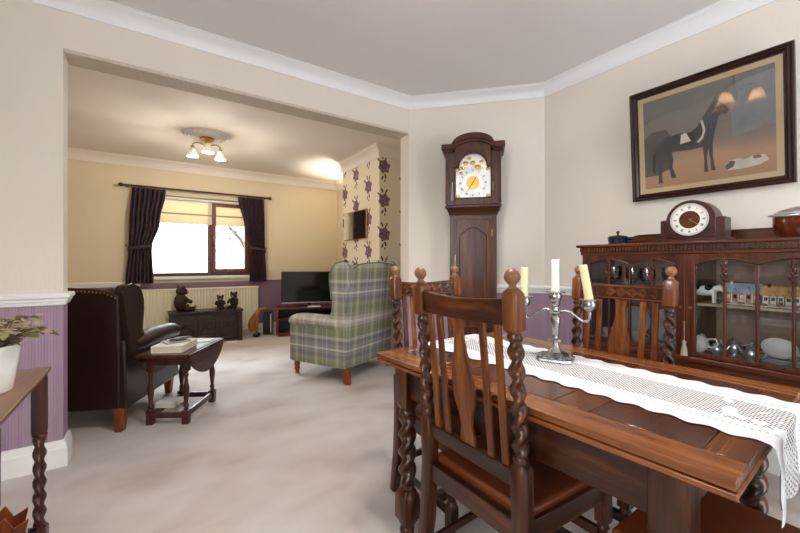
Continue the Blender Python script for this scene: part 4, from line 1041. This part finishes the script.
for i in range(nd): y = -CW-.005+(2*CW+.01)*(i+.5)/nd; mb.box(-.024, -.011, y-.0055, y+.0055, 1.248, 1.274)
for i in range(22): x = .0+.4*(i+.5)/22; mb.box(x-.0055, x+.0055, CW+.011, CW+.022, 1.248, 1.274)
o = mb.build('dentils', 'mahog_y', gc); o['kind'] = 'stuff'
M().box(-.035, CD, -CW-.03, CW+.03, 1.276, 1.294).build('top_board', 'mahog_y', gc, bev=.006)
gp = [(-CW+.02+(2*CW-.04)*i/40) for i in range(41)]
M().strip([(y, 1.294+.012+.065*min(1, max(0, (CW-.02-abs(y))/.16))**.7) for y in gp], [(y, 1.293) for y in gp], 'yz', CD-.03, CD-.008).build('gallery_back', 'mahog_y', gc, bev=.003)
for q in (-1, 1):
    for x in (.035, CD-.035):
        M().sq([(.022, .022, 0, -.02, q*.015), (.016, .016, .05, -.012, q*.008), (.016, .016, .12, 0, 0), (.026, .026, .24, -.012, q*.006), (.03, .03, .36, 0, 0)], (x, q*(CW-.04), 0), ch=.2).build('leg', 'mahog_z', gc, bev=.003)
M().strip([(y, .365) for y in gp], [(y, .335-.03*math.cos(y/CW*PI*2)**2) for y in gp], 'yz', .0, .02).build('apron', 'mahog_y', gc)
def door(q):
    # door spans 4 panes; local y of glass edges
    g0, g1 = (.045, .534) if q > 0 else (-.042, -.535)
    a, b_ = min(g0, g1), max(g0, g1); y0, y1 = a-.040, b_+.034
    if q < 0: y0, y1 = a-.034, b_+.040
    fr = M(); fr.box(-.004, .024, y0, a, .668, 1.225); fr.box(-.004, .024, b_, y1, .668, 1.225); fr.box(-.004, .024, a, b_, .668, .69)
    ys_ = [a+(b_-a)*i/48 for i in range(49)]
    def az(y): u = ((y-a)/(b_-a)*2) % 1.0 if y < b_-1e-6 else 1.0; return 1.165+.032*math.sin(PI*u)**.8
    fr.strip([(y, 1.225) for y in ys_], [(y, az(y)) for y in ys_], 'yz', -.004, .024)
    d = fr.build('door', 'mahog_z', gc, bev=.002)
    M().tube([(-.005, y, az(y)) for y in ys_], .004, 6).build('arch_bead', 'mahog_y', d)
    for i in range(4): M().box(.010, .013, a+(b_-a)*i/4+.003, a+(b_-a)*(i+1)/4-.003, .688, 1.19).build('pane', 'glass', d)
    for i in (1, 2, 3):
        y = a+(b_-a)*i/4; M().box(-.006, .018, y-.0055, y+.0055, .688, az(y)+.004).build('mullion', 'mahog_z', d, bev=.002)
        if i != 2:
            mb = M()
            for k, (zz, s_) in enumerate(((1.165, 1.0), (1.135, .8), (1.105, 1.0), (1.082, .7))):
                for e in (-1, 1): mb.tube([(-.010, y, zz-.014), (-.012, y+e*.010*s_, zz-.004), (-.010, y+e*.014*s_, zz+.010*s_)], [.004, .005, .002], 6)
                mb.ell((-.011, y, zz-.012), (.005, .006, .010), 8, 6)
            mb.build('carved_drop', 'mahog_z', d)
    M().lathe([(.008, 0), (.008, .003)], n=12, mat=Matrix.Translation((-.004, (a-.02 if q > 0 else b_+.02), .93))@Matrix.Rotation(-PI/2, 4, 'Y')).build('keyhole', 'brass', d)
door(1); door(-1)
tk = thing('key_tassel', 'pale tassel on a cord hanging from the cabinet door', 'tassel', (2.432, .790, .0))
M().tube([(-.004, 0, .845), (-.003, 0, .79), (-.004, 0, .74)], .0018, 6).build('cord', plain('tassel_cord', '8a7d70', .8), tk); M().lathe([(.017, .668), (.014, .70), (.008, .73), (.011, .74), (.006, .75)], (-.006, 0, 0), n=12).build('fringe', plain('tassel_pale', '94887e', .85), tk); M().ell((-.004, 0, .85), (.006, .006, .006), 8, 6).build('key', 'brass', tk)

# things inside the cabinet (placed by depth X, Y, shelf height)
S1, S0 = .956, .664
cw = thing('cow_figurine', 'black and white cow figurine on the cabinet shelf', 'figurine', (2.56, .735, S1), PI); cw.scale = (.9, .78, 1.0)
M().tube([(0, .055, .062), (0, .0, .066), (0, -.055, .062)], [.024, .030, .024], 12).build('body', 'china', cw)
mb = M(); mb.ell((.006, .022, .080), (.0285, .026, .020), 10, 7); mb.ell((.006, -.040, .078), (.025, .020, .016), 10, 7); mb.build('black_patch', 'black', cw)
M().tube([(0, .055, .075), (0, .082, .085), (0, .105, .066)], [.018, .016, .010], 10).build('head', 'china', cw)
for y in (-.05, .05):
    for x in (-.014, .014): M().tube([(x, y, .06), (x, y, 0)], [.010, .008], 8).build('leg', 'china', cw)
M().tube([(0, -.075, .07), (0, -.085, .03)], .004, 6).build('tail', 'black', cw)
def cottage(label, loc, wy, h, wallm, roofm, seed, timber):
    t = thing('cottage_figurine', label, 'figurine', loc, 0, 'miniature cottages on the cabinet shelf'); r_ = random.Random(seed)
    M().box(-.03, .03, -wy/2, wy/2, 0, h*.55).build('wall', wallm, t, bev=.002)
    M().prism([(-.04, h*.52), (0, h), (.04, h*.52)], 'xz', -wy/2-.006, wy/2+.006).build('roof', roofm, t, bev=.004)
    M().prism([(-wy*.32, h*.5), (-wy*.18, h*.82), (-wy*.04, h*.5)], 'yz', -.045, 0).build('gable', roofm, t, bev=.003); M().prism([(wy*.08, h*.5), (wy*.2, h*.78), (wy*.32, h*.5)], 'yz', -.043, 0).build('gable', roofm, t, bev=.003)
    M().box(-.008, .008, wy*.3, wy*.38, h*.7, h*1.08).build('chimney', timber, t)
    for i in range(5):
        y = -wy*.4+wy*.2*i; M().box(-.032, -.029, y-wy*.05, y+wy*.05, h*.28, h*.44).build('window', 'ink' if i % 2 else timber, t)
        M().box(-.033, -.029, y+wy*.085, y+wy*.115, 0, h*.55).build('timber', timber, t)
    M().box(-.034, -.029, -wy*.06, wy*.06, 0, h*.24).build('door', timber, t)
    for i in range(5): M().ell((-.045, -wy*.45+wy*.22*i, .006), (.012, .016, .010), 8, 5).build('bush', 'frost' if i % 2 else plain('cottage_bush', 'a0725a', .7), t)
    M().box(-.055, .045, -wy/2-.01, wy/2+.01, -.0, .004).build('base', 'plaster', t)
rose = plain('rose_brick', 'c08a70', .6, var=.3); slate = plain('pale_slate', '9fb0bf', .6, var=.2); thatch = plain('thatch', 'c79a5e', .8, bmp=(90, .8)); tim = plain('dark_timber', '4a342a', .6); wbr = plain('white_wall', 'e8dfd4', .6)
cottage('miniature cottage with pale blue grey roof on the cabinet shelf', (2.60, .585, S1), .135, .115, rose, slate, 1, wbr)
cottage('miniature timbered cottage with thatched orange roof on the cabinet shelf', (2.60, .440, S1), .135, .105, wbr, thatch, 2, tim)
cottage('miniature cottage with thatched roof at the right of the shelf', (2.62, .300, S1), .10, .095, rose, thatch, 5, tim)
def goblet(label, loc, s_):
    t = thing('wine_glass', label, 'glass', loc, 0, 'glasses on the cabinet shelf')
    M().lathe([(.032*s_, 0), (.03*s_, .004), (.005, .01), (.004, .065*s_), (.012, .075*s_), (.034*s_, .10*s_), (.04*s_, .13*s_), (.036*s_, .165*s_), (.034*s_, .165*s_), (.037*s_, .13*s_), (.03*s_, .10*s_), (.004, .085*s_)], n=20).build('bowl_and_stem', 'crystal', t); M().lathe([(.034*s_, 0), (.034*s_, .002)], n=20).build('foot', 'crystal', t)
for i, (y, x, s_) in enumerate(((1.24, 2.60, 1.2), (1.15, 2.66, 1.15), (1.04, 2.60, 1.1), (.93, 2.64, 1.15))):
    goblet(['tall crystal glass nearest the left end of the cabinet shelf', 'second crystal glass from the left on the cabinet shelf', 'third crystal glass from the left on the cabinet shelf', 'crystal glass nearest the cabinet centre on the shelf'][i], (x, y, S1), s_)
def jug(name, label, loc, m, s_, rz=0, lid=False, spout=True):
    t = thing(name, label, 'teapot' if lid else 'jug', loc, rz)
    M().lathe([(.032*s_, 0), (.034*s_, .006*s_), (.026*s_, .012*s_), (.05*s_, .04*s_), (.056*s_, .065*s_), (.045*s_, .095*s_), (.034*s_, .108*s_), (.038*s_, .116*s_), (.034*s_, .116*s_), (.02*s_, .1*s_)], n=22).build('body', m, t)
    M().tube([(0, .045*s_, .09*s_), (0, .085*s_, .10*s_), (0, .095*s_, .07*s_), (0, .07*s_, .045*s_), (0, .052*s_, .05*s_)], .006*s_, 8).build('handle', m, t)
    if spout: M().tube([(0, -.045*s_, .05*s_), (0, -.075*s_, .07*s_), (0, -.09*s_, .105*s_), (0, -.10*s_, .112*s_)], [.014*s_, .011*s_, .008*s_, .007*s_], 10).build('spout', m, t)
    if lid: o = M().lathe([(.036*s_, .114*s_), (.03*s_, .126*s_), (.012*s_, .136*s_), (.005*s_, .14*s_), (.010*s_, .15*s_), (.001, .156*s_)], n=20).build('lid', m, t)
    return t
jug('china_jug', 'white china jug with loop handle at the left of the right cabinet door', (2.56, .770, S0), 'china', .95, PI, False, False)
vz = thing('china_vase', 'slim white leaf shaped vase behind the china jug', 'vase', (2.72, .83, S0)); M().lathe([(.03, 0), (.02, .02), (.034, .09), (.02, .17), (.03, .20), (.028, .2)], n=18, sx=.6).build('body', 'china', vz); M().ell((0, -.005, .21), (.01, .028, .045), 12, 8).build('leaf_rim', 'china', vz)
jug('silver_creamer', 'small silver creamer left of the silver teapots', (2.585, .690, S0), 'silver', .56, .4, True, True)
jug('silver_teapot', 'silver teapot at the back of the silver tea set', (2.68, .640, S0), 'silver', .66, PI, True, True)
jug('silver_teapot', 'rounded silver teapot at the front right of the silver tea set', (2.58, .548, S0), 'silver', .64, PI-.3, True, True)
pl = thing('plate_stack', 'stack of pale china plates on the cabinet floor', 'plates', (2.62, .435, S0))
for k in range(4): M().lathe([(.05, k*.008), (.06, k*.008+.002), (.085, k*.008+.010), (.084, k*.008+.013), (.05, k*.008+.005), (.001, k*.008+.005)], n=30).build('plate', 'porcelain_blue', pl)
cu = thing('shell_dish', 'white shell shaped dish tilted on the plate stack', 'dish', (2.60, .452, S0+.078), 0); cu.rotation_euler = (.25, -.95, 0)
M().lathe([(.001, -.018), (.03, -.014), (.055, .0), (.068, .018), (.066, .02), (.05, .004), (.02, -.008)], n=26, sx=.8).build('bowl', 'china', cu); M().tube([(0, -.06, .01), (0, -.085, .0), (0, -.085, -.02), (0, -.055, -.02)], .005, 8).build('handle', 'china', cu)
for i, (y, x) in enumerate(((1.27, 2.60), (1.10, 2.62), (.92, 2.62))):
    t = thing('tea_cup', ['white tea cup nearest the left end of the cabinet floor', 'white tea cup in the middle behind the chair slats', 'white tea cup nearest the cabinet centre on its floor'][i], 'cup', (x, y, S0), 0, 'tea cups in the left of the cabinet')
    M().lathe([(.06, .002), (.07, .008), (.05, .004), (.001, .003)], n=24).build('saucer', 'china', t); M().lathe([(.02, .006), (.022, .012), (.038, .04), (.043, .065), (.041, .065), (.034, .035), (.001, .016)], n=22).build('cup', 'china', t)
    M().tube([(0, -.04, .055), (0, -.062, .05), (0, -.058, .028), (0, -.034, .026)], .004, 8).build('handle', 'china', t)
for i, y in enumerate((1.20, 1.0)):
    t = thing('display_plate', ['pale plate propped up at the left of the cabinet floor', 'pale plate propped up behind the middle tea cup'][i], 'plate', (2.80, y, S0), 0, 'propped plates in the cabinet')
    o = M().lathe([(.05, 0), (.09, .008), (.105, .014), (.104, .017), (.06, .006), (.001, .006)], n=30).build('dish', 'porcelain_blue', t); o.location = (0, 0, .103); o.rotation_euler = (0, -PI/2+.2, 0)
    M().box(-.03, .03, -.03, .03, 0, .006).build('stand', 'mahog_in', t)
TOPZ = 1.294
# things on top
bp_ = thing('lidded_pot', 'small black lidded pot on the left of the cabinet top', 'pot', (2.64, 1.235, TOPZ), 0); bp_.scale = (1.0, 1.0, 1.35)
M().lathe([(.045, 0), (.056, .006), (.060, .03), (.062, .036), (.001, .036)], n=26).build('body', 'navy', bp_); M().lathe([(.063, .036), (.058, .044), (.03, .05), (.001, .052)], n=26).build('lid', 'cast_black', bp_)
M().lathe([(.006, .05), (.005, .058), (.012, .064), (.010, .07), (.001, .072)], n=14).build('knob', 'cast_black', bp_); M().tube([(0, -.058, .03), (0, -.085, .032), (0, -.1, .03)], [.008, .007, .006], 8).build('handle', 'cast_black', bp_)
mc = thing('mantel_clock', 'brown wooden mantel clock with round white dial on the cabinet', 'clock', (2.62, .805, TOPZ), 0)
# dial faces -x; outline in yz
oc_ = [(-.155, .022), (.155, .022), (.155, .115), (.125, .115)]+[(.125*math.cos(a), .125+.118*math.sin(a)) for a in [PI*k/24 for k in range(25)]]+[(-.125, .115), (-.155, .115)]
oc_ = [(a, max(b_, .022)) for a, b_ in oc_]
M().box(-.075, .075, -.165, .165, 0, .022).build('base', 'mantel', mc, bev=.004); M().prism([(.118*math.cos(a), .118+.122*math.sin(a)) for a in [PI*k/30 for k in range(31)]]+[(-.118, .022), (.118, .022)], 'yz', -.068, .065).build('case', 'mantel', mc, bev=.005)
for q in (-1, 1): M().box(-.05, .055, min(q*.112, q*.152), max(q*.112, q*.152), .022, .135).build('shoulder', 'mantel', mc, bev=.003)
Rm = Matrix.Translation((-.068, 0, .125))@Matrix.Rotation(-PI/2, 4, 'Z')
RY = lambda mb, n, m, p: mb.build(n, m, p, loc=(-.068, 0, .128), rot=(0, 0, -PI/2))
mb = M(); ring(mb, 0, 0, .082, .092, -.010); dlm = RY(mb, 'bezel', 'silver', mc)
mb = M(); ring(mb, 0, 0, .050, .084, -.004); RY(mb, 'chapter_ring', 'dial_w', mc)
mb = M(); ring(mb, 0, 0, .001, .054, -.003); RY(mb, 'dial_centre', 'dial_brown', mc)
o = numerals(.068, .014, -.0055, 0, .001, 'numerals', mc); o.location = (-.068, 0, .128); o.rotation_euler = (0, 0, -PI/2)
for a, ln in ((math.radians(15), .040), (math.radians(-35), .055)):
    mb = M(); mb.tube([(0, -.008, 0), (ln*math.cos(a), -.008, ln*math.sin(a))], [.0035, .0015], 6); RY(mb, 'hand', 'gold', mc)
for y in (-.15, .15): pass
bb = thing('biscuit_barrel', 'round treacle brown pot with silver lid and swing handle on the cabinet', 'pot', (2.62, .355, TOPZ), 0)
M().lathe([(.085, 0), (.10, .006), (.118, .04), (.124, .085), (.122, .115), (.10, .117), (.001, .117)], n=36).build('body', 'treacle', bb)
M().lathe([(.124, .112), (.128, .116), (.124, .124), (.12, .124)], n=36).build('rim', 'silver', bb); M().lathe([(.12, .122), (.10, .140), (.06, .152), (.02, .157), (.001, .158)], n=36).build('lid', 'silver', bb)
M().lathe([(.01, .155), (.006, .163), (.016, .17), (.018, .176), (.001, .18)], n=16).build('knob', 'black', bb)
M().tube([(.0, .128, .118)]+[(-.03-.10*math.sin(a), .13*math.cos(a), .118-.012*math.sin(a)) for a in [PI*k/16 for k in range(1, 16)]]+[(0, -.128, .118)], .005, 8).build('swing_handle', 'silver', bb)

# ------------------------------------------------------------------ framed picture, tilted forward
PW, PH = .80, .74
pc = thing('framed_picture', 'dark framed print of a horse and dogs in a stable, leaning from the right wall', 'picture', (DX-.02, .828, 1.608), 0)
pc.rotation_euler = (0, -math.radians(4.2), 0)
fw_ = .044
def bar(nm, a, b_):
    # frame member between two outer corners with mitre, in (y, z)
    return None
prof = [(0, .0), (0, .030), (.008, .034), (.018, .026), (.027, .030), (.037, .020), (.044, .020), (.044, 0)]
cors = [(-PW/2, 0), (PW/2, 0), (PW/2, PH), (-PW/2, PH)]
for i in range(4):
    a = Vector(cors[i]); b_ = Vector(cors[(i+1) % 4]); d = (b_-a).normalized(); nn = Vector((-d.y, d.x))
    R = [[(-h, p.x, p.y) for o_, h in prof for p in [e+nn*o_+d*(o_*sg)]] for e, sg in ((a, 1), (b_, -1))]
    M().rings(R).build('frame_rail', wood('frame_wood', '180a08', '28120d', '3d1d14', 'y' if i % 2 == 0 else 'z', .3), pc, ang=25)
IW, IH = PW-2*fw_, PH-2*fw_
mt_ = M(); mt_.box(-.008, -.002, -IW/2-.005, IW/2+.005, fw_-.005, PH-fw_+.005); mt_.build('mount_board', plain('tan_mount', 'dcc096', .8), pc)
bm_ = .032; PWi, PHi = IW-2*bm_, IH-2*bm_
def P(u, v): return (PWi/2-u*PWi, fw_+bm_+PHi*(1-v))       # u runs left to right as seen, y decreases to the right
def poly(pts, lev, col, nm):
    mb = M(); mb.prism([P(*p) for p in pts], 'yz', -.0082-.0003*lev, -.0080)
    o = mb.build(nm, plain('print_'+nm, col, .7, var=.12), pc, smooth=False); return o
mpr, nt, b = newmat('print_background'); s = sepxyz(nt, coords(nt))
vz_ = mth(nt, 'DIVIDE', mth(nt, 'SUBTRACT', s[2], fw_+bm_), PHi); vz_ = mth(nt, 'ADD', vz_, mth(nt, 'MULTIPLY', mth(nt, 'SUBTRACT', noise(nt, coords(nt), 6, 4), .5), .25))
nt.links.new(ramp(nt, vz_, [(0, hx('b58a64')), (.22, hx('c39a76')), (.33, hx('a98a74')), (.42, hx('8d8076')), (.75, hx('86817a')), (1, hx('706d68'))]), b.inputs['Base Color']); b.inputs['Roughness'].default_value = .6
mb = M(); mb.prism([P(0, 0), P(1, 0), P(1, 1), P(0, 1)], 'yz', -.0086, -.0070); mb.build('print', mpr, pc, smooth=False)
poly([(.0, .42), (.08, .36), (.2, .36), (.24, .45), (.24, .80), (.12, .86), (0, .86)], 2.2, '544d46', 'stable_shadow')
poly([(.70, .08), (.93, .02), (1.0, .02), (1.0, .55), (.72, .60)], 2.2, '8d8f92', 'stable_light')
body = [(.10, .60), (.13, .52), (.20, .46), (.30, .44), (.40, .46), (.46, .42), (.50, .34), (.55, .25), (.585, .20), (.60, .155), (.615, .20), (.66, .25), (.70, .32), (.685, .36), (.64, .345), (.62, .37), (.60, .47), (.585, .56), (.575, .62), (.575, .75), (.585, .86), (.595, .90), (.56, .90), (.555, .78), (.54, .66), (.53, .76), (.535, .87), (.54, .905), (.505, .905), (.51, .78), (.50, .64), (.40, .645), (.30, .63), (.25, .63), (.26, .72), (.25, .80), (.275, .885), (.28, .915), (.24, .915), (.225, .82), (.215, .72), (.20, .68), (.17, .74), (.155, .82), (.16, .92), (.165, .955), (.125, .955), (.13, .82), (.125, .72), (.11, .66)]
poly(body, 4, '3f3d45', 'horse')
poly([(.10, .58), (.075, .64), (.07, .80), (.095, .84), (.105, .70), (.115, .62)], 5, '211f24', 'horse_tail')
poly([(.33, .46), (.37, .45), (.41, .55), (.32, .56)], 6, 'e8e0c8', 'saddle_cloth'); poly([(.315, .455), (.43, .455), (.455, .50), (.42, .60), (.33, .57), (.36, .46)], 5, '23222a', 'saddle')
poly([(.485, .36), (.505, .36), (.525, .47), (.505, .55), (.47, .59), (.455, .575), (.495, .52), (.505, .46)], 6, 'ddd6c4', 'breast_strap')
poly([(.66, .875), (.70, .83), (.76, .82), (.80, .845), (.86, .815), (.93, .83), (.955, .88), (.90, .915), (.78, .93), (.68, .925)], 5, 'd9d2c4', 'lying_dog'); poly([(.66, .88), (.70, .835), (.735, .85), (.72, .90), (.675, .92)], 6, '5b5148', 'dog_ear'); poly([(.85, .82), (.90, .822), (.91, .85), (.86, .855)], 6, '7a6a5a', 'dog_patch')
poly([(0, 0), (1, 0), (1, .05), (.8, .07), (.6, .14), (.4, .2), (.2, .18), (0, .26)], 2.4, '77746f', 'stable_beam')
M().box(-.014, -.0125, -IW/2-.002, IW/2+.002, fw_-.002, PH-fw_+.002).build('picture_glass', 'picglass', pc)
